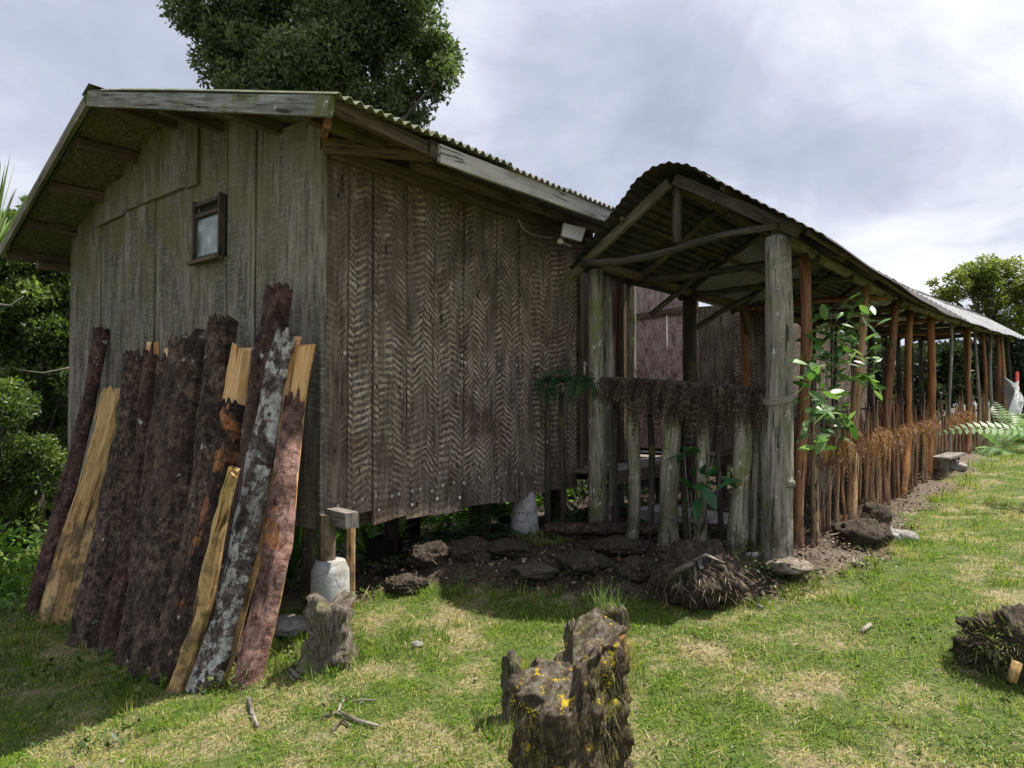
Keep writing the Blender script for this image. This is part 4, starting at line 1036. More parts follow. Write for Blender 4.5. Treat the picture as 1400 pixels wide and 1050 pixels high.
# ------------------------------------------------------------------ stumps, stones, mounds
from mathutils import noise as mnoise
def nz(p, f, o=3): return mnoise.fractal(Vector(p)*f, 1.0, 2.0, o)
def stump_mesh(base, h_fn, r_fn, na=36, nr=22, amp=.02, f=9, topin=.6):
    mb = MB(); rows, us = [], []; base = np.asarray(base, float)
    for i in range(nr+1):
        k = i/nr; r, u_ = [], []
        for j in range(na):
            th = 2*math.pi*j/na; h = h_fn(th); R = r_fn(th, k)
            p = base+V3(R*math.cos(th), R*math.sin(th), h*k)
            q = nz(p, f)*amp*2.2+nz(p, f*3.1)*amp-abs(nz((p[0]*f*2.2, p[1]*f*2.2, p[2]*f*.35), 1.0, 3))*amp*1.8
            p = p+V3(math.cos(th), math.sin(th), .2*k)*(q+amp*.9*nz((math.cos(th)*3, math.sin(th)*3, h*k*2.5), 4.0)); r.append(p); u_.append((th*.15, h*k))
        r.append(r[0]); u_.append((6.283*.15, h_fn(0)*k)); rows.append(r); us.append(u_)
    nt = 6; c = np.mean([p for p in rows[-1][:-1]], axis=0)-V3(0, 0, .03)
    for i in range(1, nt+1):
        k = i/nt; r = [p*(1-k)+c*k+V3(0, 0, nz(p*(1-k)+c*k, f*2)*amp*1.5*(1-k)) for p in rows[nr]]
        rows.append(r); us.append([(a, b_+k*.1) for a, b_ in us[nr]])
    mb.grid(rows, us, flip=False); return mb
# large foreground stump, two lobes
sb = atd(783, 1040, 2.45); sx, sy = sb[0], sb[1]; g = G(sx, sy); zt1 = atd(825, 868, 2.45)[2]-g; zt2 = atd(735, 922, 2.45)[2]-g
def hfn(th):
    lat = math.cos(th)*RT[0]+math.sin(th)*RT[1]      # screen-right share
    dep = math.cos(th)*FW[0]+math.sin(th)*FW[1]
    k = 1/(1+math.exp(-(lat-.02)*22)); return zt2+(zt1-zt2)*k - .05*max(0, -dep)*(1-k) + .014*math.sin(th*4+1)+.010*math.sin(th*9)
st = thing('mossy_stump', 'large mossy rotten stump with yellow lichen in the foreground', 'tree stump', (sx, sy, g))
mb = stump_mesh((sx, sy, g-.05), lambda t: hfn(t)+.05, lambda th, k: (.222-.02*k+.03*math.sin(2*th+1)+.02*math.sin(5*th+k*2))*(1+.25*max(0, .25-k)), 120, 60, .018, 9)
stb = part('trunk', mb, M_STUMP, st, True)
rg = random.Random(4); lm = LM()
for k in range(2600):       # hanging rootlets and moss threads
    th = rg.uniform(0, 6.28); h = rg.uniform(.05, 1)*hfn(th); R = .215+.03*math.sin(2*th+1)+.02*math.sin(5*th)+rg.uniform(-.005, .02)
    p = V3(R*math.cos(th), R*math.sin(th), h-.0); dn = unit((math.cos(th)*rg.uniform(-.1, .5)+rg.uniform(-.4, .4), math.sin(th)*rg.uniform(-.1, .5)+rg.uniform(-.4, .4), -1))
    lm.leaf(p, dn, unit(np.cross(dn, (math.cos(th), math.sin(th), 0))), rg.uniform(.012, .06), rg.uniform(.0012, .003), rg.random(), .5)
o = link('moss_threads', lm.mesh('moss_threads', leafmat('dry_moss_threads', [(0, (.06, .045, .025)), (.4, (.16, .13, .06)), (.7, (.12, .14, .03)), (1, (.38, .30, .18))], .2, .9)), st); o['kind'] = 'stuff'
lm = LM()
for k in range(1500):       # yellow-green moss cushions
    th0 = rg.choice([.6, 1.9, 2.4, 3.3, 4.4, 5.2]); th = th0+rg.gauss(0, .16); lat_ = rg.choice([.98, .93, .7, .85]); h = hfn(th)*(lat_+rg.gauss(0, .02)); R = .22+.03*math.sin(2*th+1)+.02*math.sin(5*th)+rg.uniform(-.02, .008)
    d_ = unit((rg.gauss(0, 1), rg.gauss(0, 1), rg.uniform(.2, 1.2))); lm.leaf((R*math.cos(th), R*math.sin(th), min(h, hfn(th)-.02)), d_, unit(np.cross(d_, (rg.random(), rg.random(), .3))), rg.uniform(.004, .011), rg.uniform(.002, .004), rg.random(), .5)
o = link('moss_cushions', lm.mesh('moss_cushions', leafmat('yellow_moss', [(0, (.16, .17, .02)), (.6, (.42, .36, .03)), (1, (.60, .46, .04))], .2, .9)), st); o['kind'] = 'stuff'

def small_stump(px, pyt, pyb, wpx, name, label, mat=M_STUMP2, flare=.3, seed=0, depth=None, na=24, jag=.03, smooth=True):
    B = onground(px, pyb) if depth is None else None
    if B is None: B = atd(px, pyb, depth); B[2] = G(B[0], B[1])
    D = np.dot(B, FW); T = atd(px, pyt, D); h = T[2]-B[2]; R = wpx/FPX*D/2; rg = random.Random(seed); ph = [rg.uniform(0, 6) for _ in range(4)]
    mb = stump_mesh((B[0], B[1], B[2]-.05), lambda th: h+.05-jag*(1+math.sin(2*th+ph[0]))*.6+jag*.7*math.sin(5*th+ph[1]), lambda th, k: R*(1+flare*max(0, .45-k)*2+.10*math.sin(3*th+ph[2])+.06*math.sin(7*th+ph[3])), na, 12, R*.16, 1.6/R)
    return solo(name, mb, mat, label, 'tree stump', tuple(B), smooth=smooth)
small_stump(453, 815, 905, 62, 'grey_stump', 'pale grey cut stump with torn rim in front of the concrete pier', M_STUMP2, .35, 2, None, 30, .035)
small_stump(699, 896, 982, 27, 'small_stump', 'small narrow brown stump just left of the mossy foreground stump', M_STUMP2, .0, 5)
small_stump(783, 851, 900, 22, 'peg_stump', 'little pointed grey stub behind the mossy foreground stump', M_STUMP2, .1, 6, 3.4)
gs = small_stump(832, 826, 880, 46, 'grassy_stump', 'low dark stump with grass sprouting from its top behind the big one', M_STUMP, .2, 7, 3.6)
def blob(c, r, seed, amp=.25, na=22, nb=14, f=1.0, smooth=True):
    mb = MB(); rows, us = [], []; c = np.asarray(c, float); r = np.asarray(r, float); R = max(r)
    for i in range(nb+1):
        ph = math.pi*i/nb; row, u_ = [], []
        for j in range(na+1):
            th = 2*math.pi*(j % na)/na; d_ = V3(math.sin(ph)*math.cos(th), math.sin(ph)*math.sin(th), math.cos(ph))
            q = nz(d_*1.1*f+seed*7.3, 1.3, 3)*amp+nz(d_*3.2*f+seed*3.1, 1.2, 4)*amp*.35+(nz(d_*9*f+seed, 1.3, 3)*amp*.22 if amp > .28 else 0)
            row.append(c+d_*r*(1+q)); u_.append((th*R, ph*R))
        rows.append(row); us.append(u_)
    mb.grid(rows, us, flip=False); return mb
def stone(px, py, wpx, hpx, label, mat=M_STONE, seed=0, name='stone', cat='stone', amp=.22, dep=.8, f=1.0, sink=.3, na=36):
    B = onground(px, py); D = np.dot(B, FW); rw = wpx/FPX*D/2; rh = hpx/FPX*D/2
    c = B+V3(0, 0, rh*(1-sink)+(.07 if bank(B[0], B[1]) > .05 and B[0] < 5.4 else 0)); mb = blob((0, 0, 0), (1, 1, 1), seed, amp, na, max(10, na*2//3), f)
    R3 = np.array([RT*rw, unit((FW[0], FW[1], 0))*rw*dep, V3(0, 0, 1)*rh])
    mb.v = [tuple(c+x*R3[0]+y*R3[1]+z*R3[2]) for x, y, z in mb.v]
    return solo(name, mb, mat, label, cat, tuple(B), smooth=True)
stone(1238, 742, 34, 20, 'smooth oval light grey stone at the edge of the lawn', M_STONE, 1, amp=.06)
stone(1180, 745, 76, 40, 'dark brown rotting log chunk lying by the fence posts', M_SOIL, 2, 'log_chunk', 'log', .3)
stone(1191, 722, 50, 36, 'black rough clod resting on the log chunk beside the oval stone', M_SOIL, 3, 'earth_clod', 'earth clod', .4)
stone(1215, 742, 30, 26, 'small wedge shaped grey stone between the clod and the oval stone', M_STONE, 4, amp=.3)
stone(1140, 738, 46, 22, 'low earth covered lump at the foot of the thin stakes', M_SOIL, 5, 'earth_clod', 'earth clod', .3)
stone(1080, 795, 62, 20, 'flat pale sandy stone slab at the foot of the thick grey pole', material('pale_sandy_stone', m_stone2), 6, amp=.25, name='flat_stone', dep=.9)
stone(1030, 776, 22, 9, 'little flat grey stone left of the thick pole', M_STONE, 7)
stone(1310, 645, 22, 16, 'rough grey stone at the far edge of the lawn near the bench', M_STONE, 8)
stone(1303, 636, 14, 10, 'small round stone beside the bench', M_STONE, 9)
stone(395, 865, 62, 26, 'long pale grey stone between the rightmost slab and the grey stump', M_STONE, 10, amp=.25)
stone(570, 885, 16, 10, 'small pale pebble on the lawn between stump and mossy stump', M_STONE, 11)
stone(588, 784, 60, 34, 'dark rooty clod with weeds at the foot of the bank under the house', M_SOIL, 12, 'earth_clod', 'earth clod', .35)
stone(640, 776, 66, 30, 'low brown clod under the middle of the house wall', M_SOIL, 13, 'earth_clod', 'earth clod', .35)
stone(730, 800, 60, 18, 'flat piece of dark driftwood on the bank', M_STUMP2, 14, 'driftwood', 'wood', .4)
stone(1040, 725, 40, 10, 'thin flat stone in the shade inside the walkway end', M_STONE, 15)
p = onground(934, 722); mb = MB(); mb.box(p+V3(.2, .1, .05), (.22, -.05, 0), (.05, .42, 0), (0, 0, .07)); solo('concrete_step', mb, M_CONC, 'pale concrete step behind the mossy porch stakes', 'step', tuple(p))
for k, (px, py, w_, h_, lab) in enumerate([(556, 806, 56, 22, 'dark clod of earth at the foot of the bank right of the pier'), (690, 768, 60, 20, 'rooty clod on the bank below the second pier'),
        (800, 792, 70, 26, 'low dark clod on the bank below the double post'), (872, 802, 60, 30, 'dark clod on the bank between double post and root plate'), (845, 766, 80, 20, 'long clod of litter on the bank under the first mossy stake'), (925, 776, 56, 22, 'dark clod touching the root plate on its left')]):
    stone(px, py, w_, h_, lab, M_SOIL, 40+k, 'earth_clod', 'earth clod', .36)
P = [onground(px, 739+.012*(px-740)) for px in range(744, 1030, 26)]
mb = MB(); mb.tube([q_+V3(0, 0, .105) for q_ in P], [.05, .062, .058, .064, .055, .06, .056, .06, .055, .05, .04][:len(P)], 9, .12, 4)
solo('edging_log', mb, M_BARK, 'long dark log lying along the feet of the mossy porch stakes', 'log', tuple(P[0]), smooth=True)
def fuzz(o, n_, R3, L, mat, seed, zc):
    """fine roots and blades standing off an earth clod, as one countless part"""
    rg = random.Random(seed); lm = LM()
    for k in range(n_):
        d_ = unit((rg.gauss(0, 1), rg.gauss(0, 1), rg.uniform(-.3, 1))); q = V3(0, 0, zc)+d_[0]*R3[0]+d_[1]*R3[1]+d_[2]*R3[2]; q = q*rg.uniform(.85, 1.1)
        dn = unit(d_*rg.uniform(-.2, 1)+V3(rg.gauss(0, .8), rg.gauss(0, .8), rg.uniform(-.9, .5))); lm.leaf(q, dn, unit(np.cross(dn, (.3, .2, 1))), rg.uniform(.3, 1)*L, .004+L*.03, rg.random(), .5)
    r = link('rootlets', lm.mesh('rootlets', mat), o); r['kind'] = 'stuff'
M_TURF = leafmat('mixed_turf_blades', [(0, (.05, .10, .02)), (.4, (.12, .17, .04)), (.6, (.22, .17, .10)), (1, (.42, .37, .26))], .35, .7)
M_ROOTS = leafmat('brown_rootlets', [(0, (.04, .028, .02)), (.5, (.12, .085, .06)), (1, (.36, .29, .21))], .1, .9)
for o in [o for o in COL.objects if o.name.startswith(('earth_clod', 'log_chunk'))]:
    dm = [V3(*v.co) for v in o.data.vertices]; mx = np.max(dm, 0); mn = np.min(dm, 0); h3 = (mx-mn)/2
    fuzz(o, 360, [V3(h3[0]*.8, 0, 0), V3(0, h3[1]*.8, 0), V3(0, 0, h3[2])], .045, M_ROOTS, 5+len(o.name), (mx[2]+mn[2])/2)
# upturned root plate beside the first post
c = onground(958, 820); rt = thing('root_plate', 'upturned tangle of pale roots and soil at the foot of the bank', 'tree root', c)
mb = blob(c+V3(.05, .05, .12), (.30, .26, .22), 21, .34, 50, 34, 1.4); part('soil_clump', mb, M_SOIL, rt, True)
for k, (a_, b_, m_, r) in enumerate([((948, 770), (915, 786), (935, 775), .022), ((955, 765), (985, 812), (965, 790), .018), ((962, 768), (1000, 800), (990, 775), .014), ((950, 772), (962, 812), (952, 795), .012), ((945, 768), (990, 770), (965, 758), .012), ((930, 782), (945, 812), (930, 800), .010)]):
    D = np.dot(c, FW)-.18; mb = MB(); mb.tube([atd(*a_, D+.1), atd(*m_, D), atd(*b_, D-.02)], [r, r*.85, r*.4], 7, .12, k); part('root', mb, M_TWIG, rt, True)
rg = random.Random(77); lm = LM()
for k in range(1100):
    d_ = unit((rg.gauss(0, 1), rg.gauss(0, 1), rg.uniform(-.2, 1))); q = c+V3(.05, .05, .12)+d_*V3(.30, .26, .22)*rg.uniform(.9, 1.15); dn = unit(d_+V3(rg.gauss(0, .8), rg.gauss(0, .8), -.6))
    lm.leaf(q-c, dn, unit(np.cross(dn, (.3, .2, 1))), rg.uniform(.05, .18), .004, rg.uniform(.3, 1), .5)
o = link('rootlets', lm.mesh('rootlets', M_ROOTS), rt); o['kind'] = 'stuff'
# clod mound at the right edge
c = onground(1384, 915); mo = thing('earth_mound', 'clump of upturned turf and soil on the lawn at the right edge', 'earth mound', c)
mb = blob(c+V3(.02, -.02, .10), (.22, .24, .17), 31, .42, 60, 40, 1.5); part('soil_clump', mb, M_SOIL, mo, True)
D = np.dot(c, FW); mb = MB(); mb.tube([atd(1391, 905, D-.26), atd(1383, 932, D-.28)], [.022, .019], 9, .05, 2); part('wood_stub', mb, M_SPLIT_PALE, mo, True)
lm = LM()
for k in range(2400):
    d_ = unit((rg.gauss(0, 1), rg.gauss(0, 1), rg.uniform(-.3, 1))); q = V3(.02, -.02, .10)+d_*V3(.21, .23, .16)*rg.uniform(.8, 1.15); dn = unit(d_*rg.uniform(0, 1.2)+V3(rg.gauss(0, .8), rg.gauss(0, .8), rg.uniform(-.9, .8)))
    lm.leaf(q, dn, unit(np.cross(dn, (.3, .2, 1))), rg.uniform(.03, .10), .005, rg.random(), .5)
o = link('grass_blades', lm.mesh('grass_blades', M_TURF), mo); o['kind'] = 'stuff'
# twigs on the lawn
def twig(name, chains, label, py_ref):
    p0 = onground(*chains[0][0][0]); root = MB()
    for k, (pts, r) in enumerate(chains):
        P = []
        for (a_, b_) in pts: q = onground(a_, b_); P.append(q+V3(0, 0, r+.006))
        root.tube(P, [r*(1-.12*i) for i in range(len(P))], 7, .15, k)
    return solo(name, root, M_TWIG, label, 'branch', tuple(p0), smooth=True)
twig('fallen_branch', [([(440, 985), (462, 978), (490, 990), (517, 997)], .010), ([(462, 978), (466, 966), (472, 958)], .008), ([(455, 1003), (468, 988), (478, 996)], .008)], 'forked dark branch lying on the lawn left of the mossy stump', 0)
twig('fallen_branch', [([(482, 963), (497, 960), (514, 961)], .006), ([(490, 966), (500, 958)], .004)], 'short thin twig just above the forked branch on the lawn', 0)
twig('fallen_branch', [([(340, 960), (345, 980), (352, 998)], .012)], 'dark stick on the grass below the rightmost slab', 0)
twig('fallen_branch', [([(396, 918), (408, 930)], .012), ([(392, 922), (402, 934)], .009)], 'two short wood chips on the grass by the grey stump', 0)
twig('fallen_branch', [([(1178, 868), (1190, 858)], .012)], 'small pale wood chip in the middle of the right lawn', 0)
twig('fallen_branch', [([(1020, 822), (1042, 834)], .010)], 'thin stick on the grass below the thick grey pole', 0)
# dead roots around the slabs' foot
p = onground(222, 925); mb = MB(); mb.tube([p+V3(-.02, .06, .02), p+V3(0, -.02, .08), p+V3(.05, -.12, .14)], [.04, .03, .012], 8, .15, 3); solo('orange_bark_piece', mb, M_POST_ORANGE, 'small piece of reddish bark on the grass at the foot of the slabs', 'bark piece', tuple(p), smooth=True)

# ------------------------------------------------------------------ vegetation
def foliage(clumps, n_, size, seed, asp=.5, shell=.55, outward=.5, flat_=0.0):
    """clumps: (centre, radii); returns leaf vertices and a leaf tone value"""
    rs = np.random.RandomState(seed); cs = np.array([c for c, r in clumps], float); rr = np.array([np.broadcast_to(r, 3) for c, r in clumps], float)
    wgt = rr.prod(1)**.7; wgt /= wgt.sum(); ci = rs.choice(len(clumps), n_, p=wgt)
    d = rs.normal(size=(n_, 3)); d /= np.linalg.norm(d, axis=1)[:, None]
    rad = shell+(1-shell)*rs.rand(n_)**.6; rad *= 1+.10*np.sin(d[:, 0]*9+ci)+.10*np.sin(d[:, 1]*11+ci*2)+.07*np.sin(d[:, 2]*17)
    p = cs[ci]+d*rr[ci]*rad[:, None]
    a = d*outward+rs.normal(size=(n_, 3))*.7; a[:, 2] += .15-flat_*a[:, 2]; a /= np.linalg.norm(a, axis=1)[:, None]
    b = np.cross(a, rs.normal(size=(n_, 3))); b /= np.linalg.norm(b, axis=1)[:, None]; nn = np.cross(a, b)
    l = size*(.6+.8*rs.rand(n_))[:, None]; w_ = l*asp
    v = np.stack([p, p+a*l*.45+b*w_*.5+nn*w_*.15, p+a*l, p+a*l*.45-b*w_*.5+nn*w_*.15], 1).reshape(-1, 3)
    cr_ = rs.rand(len(clumps)); return v, np.repeat(np.clip(.5*rs.rand(n_)+.55*cr_[ci]+.12*d[:, 2]-.05, 0, 1), 4)  # random tone per leaf and clump, plus paler clump tops painted as lit
def leafmesh(name, v, lr, mat):
    f = np.arange(len(v)).reshape(-1, 4); tri = np.concatenate([f[:, [0, 1, 2]], f[:, [0, 2, 3]]]); return fastmesh(name, v, tri, mat, {'lr': lr})
def tree(name, label, D, clump_px, n_, size, mat, trunk_px, seed, group=None, r_trunk=.22, subs=5, spread=.5, lean=0, cat='tree', **kw):
    rg = random.Random(seed); cl = []
    for (px, py, rp, dd) in clump_px:
        c = atd(px, py, D+dd); R = rp/FPX*(D+dd)
        for k in range(subs):
            d_ = unit((rg.gauss(0, 1), rg.gauss(0, 1), rg.gauss(0, 1))); cl.append((c+d_*R*spread*rg.uniform(.6, 1.1), R*rg.uniform(.34, .6)*V3(1, 1, .8)))
    tb = atd(trunk_px, 500, D); g = G(tb[0], tb[1]); root = thing(name, label, cat, (tb[0], tb[1], g), group)
    ctr = np.mean([c for c, r in cl], axis=0); mb = MB(); B = V3(tb[0], tb[1], g-.1)
    top = V3(ctr[0], ctr[1], max(g+.5, ctr[2]-.2*(ctr[2]-g)))
    mb.tube([B, B+(top-B)*.35+V3(.1, -.08, 0)*r_trunk*3, B+(top-B)*.7, top], [r_trunk*1.25, r_trunk, r_trunk*.75, r_trunk*.35], 9, .08, seed); part('trunk', mb, M_TRUNK, root, True)
    for k in range(0, len(cl), max(1, len(cl)//14)):
        c = cl[k][0]; s0 = B+(top-B)*rg.uniform(.45, .9); mb = MB(); mb.tube([s0, s0*.5+c*.5+V3(0, 0, .12*np.linalg.norm(c-s0)), c], [r_trunk*.35, r_trunk*.2, r_trunk*.06], 6, .08, k); part('limb', mb, M_TRUNK, root, True)
    v, lr = foliage(cl, n_, size, seed, **kw); L = base_of(root); link('crown', leafmesh('crown', v-L, lr, mat), root)
    return root
tree('large_dense_tree', 'large dense dark green tree rising behind the house roof', 14, [(300, 30, 62, 0), (380, 5, 85, .6), (460, 0, 95, 0), (540, 20, 80, -.4), (575, 90, 58, 0), (500, 95, 78, .3), (420, 90, 70, 0),
     (340, 80, 52, .2), (290, 88, 30, 0), (330, 115, 34, 0), (390, 130, 40, .3), (590, 60, 26, 0), (594, 110, 20, 0), (560, 135, 36, .2), (480, 150, 40, 0), (265, 20, 30, 0), (330, -60, 90, 0), (450, -90, 100, 0), (550, -60, 80, 0)], 120000, .10, M_LEAF_BIG, 440, 1, None, .28, 12, .72, shell=.5)
tree('broad_tree', 'yellow green spreading tree beyond the far end of the walkway', 30, [(1340, 360, 26, 0), (1300, 395, 24, 0), (1345, 400, 32, 0), (1390, 380, 36, 0), (1280, 425, 12, 0), (1320, 430, 26, 0), (1375, 430, 34, 0), (1430, 400, 45, 0),
     (1440, 440, 40, 0), (1275, 385, 7, 0)], 30000, .14, M_LEAF_RIGHT, 1372, 2, None, .3, 9, .75, shell=.5, flat_=.5)
# shrubs on the left of the house
GL = 'shrubs crowding the left side of the house'
tree('shrub', 'dark leafy shrub at the left edge under the roof corner', 10.5, [(60, 380, 62, 0), (20, 440, 60, 0), (85, 470, 60, .3), (40, 330, 36, 0), (-50, 400, 80, 0), (105, 390, 40, .5), (70, 430, 60, 1), (30, 500, 60, 1)], 50000, .085, M_LEAF_SHRUB, 60, 11, GL, .07, 7, .7, cat='shrub')
tree('shrub', 'leafy shrub in the middle of the left edge', 9.6, [(20, 560, 42, 0), (45, 620, 40, 0), (5, 660, 46, 0), (-50, 600, 70, 0)], 20000, .06, M_LEAF_SHRUB, 10, 12, GL, .05, 7, .7, cat='shrub')
tree('shrub', 'tangled grey green shrub behind the leafy one at the left edge', 11, [(75, 540, 60, 0), (80, 640, 60, 0), (60, 720, 60, 0), (85, 590, 50, .8), (60, 600, 60, 1.5), (20, 760, 60, 0), (-40, 720, 80, 0), (100, 780, 60, 0), (30, 560, 60, 1), (20, 650, 60, 1), (90, 700, 60, 1)], 42000, .085, M_LEAF_SHRUB, 70, 13, GL, .05, 6, .8, cat='shrub')
tree('shrub', 'low leafy shrub at ground level by the leftmost slab', 8.8, [(10, 800, 40, 0), (30, 770, 36, 0), (-30, 780, 60, 0)], 6000, .05, M_LEAF_SHRUB, 15, 14, GL, .03, 5, .7, cat='shrub')
tree('shrub', 'pale green treetop showing above the left eave beside the strap leaves', 13, [(42, 285, 12, 0), (30, 305, 18, 0), (0, 320, 30, 0)], 3500, .07, M_LEAF_LIGHT, 20, 16, GL, .05, 6, .8, cat='shrub')
# behind the house, seen under the floor
GB = 'bushes behind the house seen under the floor'
for k, (px, D, m_, lab) in enumerate([(400, 11.5, M_LEAF_LIGHT, 'bright bush behind the house seen left of the concrete pier'), (500, 12, M_LEAF_LIGHT, 'bright bush behind the house seen right of the front pier'),
        (590, 12.5, M_LEAF_SHRUB, 'bush behind the house seen behind the dark ferns'), (690, 13, M_LEAF_LIGHT, 'bush behind the house seen left of the second pier'), (790, 13.5, M_LEAF_SHRUB, 'dark bush behind the deck left of the porch stakes')]):
    tree('bush', lab, D, [(px-25, 700, 40, 0), (px+30, 710, 46, 0), (px, 740, 40, 0), (px-30, 750, 36, -1), (px+30, 755, 36, -1)], 14000, .09, m_, px, 20+k, GB, .04, 6, .8, cat='bush')
# dark trees beyond the walkway
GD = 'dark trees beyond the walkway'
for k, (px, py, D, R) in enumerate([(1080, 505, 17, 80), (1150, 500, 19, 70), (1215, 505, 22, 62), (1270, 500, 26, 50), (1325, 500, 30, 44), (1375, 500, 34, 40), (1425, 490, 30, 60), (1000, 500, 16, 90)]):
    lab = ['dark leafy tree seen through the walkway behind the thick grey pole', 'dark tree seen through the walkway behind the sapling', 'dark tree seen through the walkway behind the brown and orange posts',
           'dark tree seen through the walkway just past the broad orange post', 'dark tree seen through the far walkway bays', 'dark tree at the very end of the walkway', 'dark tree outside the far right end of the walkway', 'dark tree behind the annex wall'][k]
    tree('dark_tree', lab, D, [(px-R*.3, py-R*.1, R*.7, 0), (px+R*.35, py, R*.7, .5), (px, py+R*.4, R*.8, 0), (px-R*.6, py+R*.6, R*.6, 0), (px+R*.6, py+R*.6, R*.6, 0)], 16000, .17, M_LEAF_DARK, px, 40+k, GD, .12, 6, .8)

def strap_plant(base, n_, L, w_, label, mat, seed, cat='plant', name='strap_leaf_plant', up=.9, droop=1.0, nseg=5, group=None):
    rg = random.Random(seed); root = thing(name, label, cat, base, group)
    for i in range(n_):
        az = rg.uniform(0, 6.28); el = rg.uniform(.5, 1.4)*up; d = unit((math.cos(az)*math.cos(el), math.sin(az)*math.cos(el), math.sin(el))); l = L*rg.uniform(.7, 1.15); v = []; p = V3(0, 0, 0); lr = rg.random()
        sd = unit(np.cross(d, (0, 0, 1)))
        for k in range(nseg+1):
            f = k/nseg; ww = w_*math.sin(math.pi*(.12+.88*f))*.5 if f < 1 else .001
            v += [p+sd*ww, p-sd*ww]; d = unit(d+V3(0, 0, -droop/nseg)); p = p+d*l/nseg
        q_ = np.array([[2*k, 2*k+1, 2*k+3, 2*k+2] for k in range(nseg)]); link('leaf', fastmesh('leaf', np.array(v), q_, mat, {'lr': np.full(len(v), lr)}), root)
    return root
pb = atd(-4, 325, 9.2); trk = V3(pb[0], pb[1], G(pb[0], pb[1]))
sp_ = strap_plant(pb+V3(-.05, .05, -.25), 56, 1.25, .055, 'tall plant with fan of long green strap leaves above the left eave', M_STRAP, 3, name='fan_palm', cat='palm', up=1.05, droop=.35)
mb = MB(); mb.tube([trk-V3(0, 0, .1), pb+V3(-.05, .05, -.25)], [.05, .04], 8, .08, 2); part('trunk', mb, M_TRUNK, sp_, True)
for k, (px, py, D, lab) in enumerate([(400, 775, 7.6, 'bright strap leaved plant under the floor between the pink slab and the pier'), (505, 770, 7.8, 'bright strap leaved plant under the floor right of the front pier'), (395, 790, 6.6, 'lower strap leaved plant under the floor just behind the slabs'),
        (545, 765, 8.4, 'strap leaved plant under the floor near the black footing block'), (690, 745, 8.8, 'small strap leaved plant under the floor left of the second pier')]):
    b = atd(px, py, D); b[2] = G(b[0], b[1]); strap_plant(b, 22, .85 if k < 4 else .6, .07, lab, M_STRAP if k != 2 else M_LEAF_LIGHT, 60+k, group='strap leaved plants under the house')
def fern(px, py, D, L, n_, label, mat, seed, azr=(0, 6.28), group=None, z=None, W=.11, droop=1.6, pairs=20, el=(.4, 1.2)):
    b = atd(px, py, D); b[2] = G(b[0], b[1]) if z is None else z
    root = thing('fern', label, 'fern', b, group); rg = random.Random(seed)
    for i in range(n_):
        az = azr[0]+(azr[1]-azr[0])*(i+rg.uniform(.2, .8))/n_; e = rg.uniform(*el); lm = LM(); frond(lm, (0, 0, 0), (math.cos(az)*math.cos(e), math.sin(az)*math.cos(e), math.sin(e)), (0, 0, 1), L*rg.uniform(.75, 1.1), W*rg.uniform(.8, 1.1), droop, pairs, (0, 1), rg, .2, .2)
        link('frond', lm.mesh('frond', mat), root)
    return root
GF = 'dark ferns under the house wall'
fern(640, 765, 5.9, .75, 13, 'largest dark fern arching under the wall planks', M_FERN, 1, group=GF, W=.13)
fern(600, 770, 6.3, .55, 10, 'dark fern left of the largest fern under the wall', M_FERN, 2, group=GF)
fern(672, 750, 6.4, .5, 10, 'dark fern just left of the second pier', M_FERN, 3, group=GF)
fern(790, 725, 6.6, .4, 8, 'small pale tipped fern in the shade right of the second pier', M_FERN, 4)
fern(880, 690, 6.9, .5, 9, 'dark fern inside the porch behind the leftmost mossy stake', M_FERN, 5)
fern(1385, 590, 14, 1.5, 22, 'large spreading fern at the right edge against the walkway', M_FERN_LIT, 6, W=.26, droop=1.5)
fern(1370, 600, 12.5, .9, 14, 'lower fern in front of the large one at the right edge', M_FERN_LIT, 7, W=.2)
b = atd(1432, 600, 7.2); root = thing('tree_fern', 'pale fern frond reaching in from the right edge above the lawn', 'fern', (b[0], b[1], G(b[0], b[1])))
mb = MB(); mb.tube([(b[0], b[1], G(b[0], b[1])-.1), b+V3(0, 0, -.05)], [.09, .06], 8, .1, 1); part('trunk', mb, M_TRUNK, root, True)
rg = random.Random(5); LL = base_of(root)
dF = atd(1302, 580, 7.4)-b
for i, (dd, l) in enumerate([(dF, 1.05), (RT*.8+V3(0, 0, .3), 1), (FW+V3(0, 0, .4)+RT*.3, 1), (-FW+RT*1.2+V3(0, 0, .4), .9), (RT+FW+V3(0, 0, .3), 1)]):
    lm = LM(); dd = unit(dd); frond(lm, b-LL, dd+V3(0, 0, .28 if i == 0 else .2), (0, 0, 1) if i else unit(V3(0, 0, 1)-FW*.9), l, .12, .75, 16, (.3, 1), rg, 0, .42); link('frond', lm.mesh('frond', M_FERN_LIT), root)
# little yellow-green fern tip on the fence
fern(876, 520, 6.4, .26, 4, 'small yellow green fern tip above the porch rail', M_LEAF_LIGHT, 9, z=.10, W=.05, droop=.9, pairs=12, azr=(2.2, 4.5))

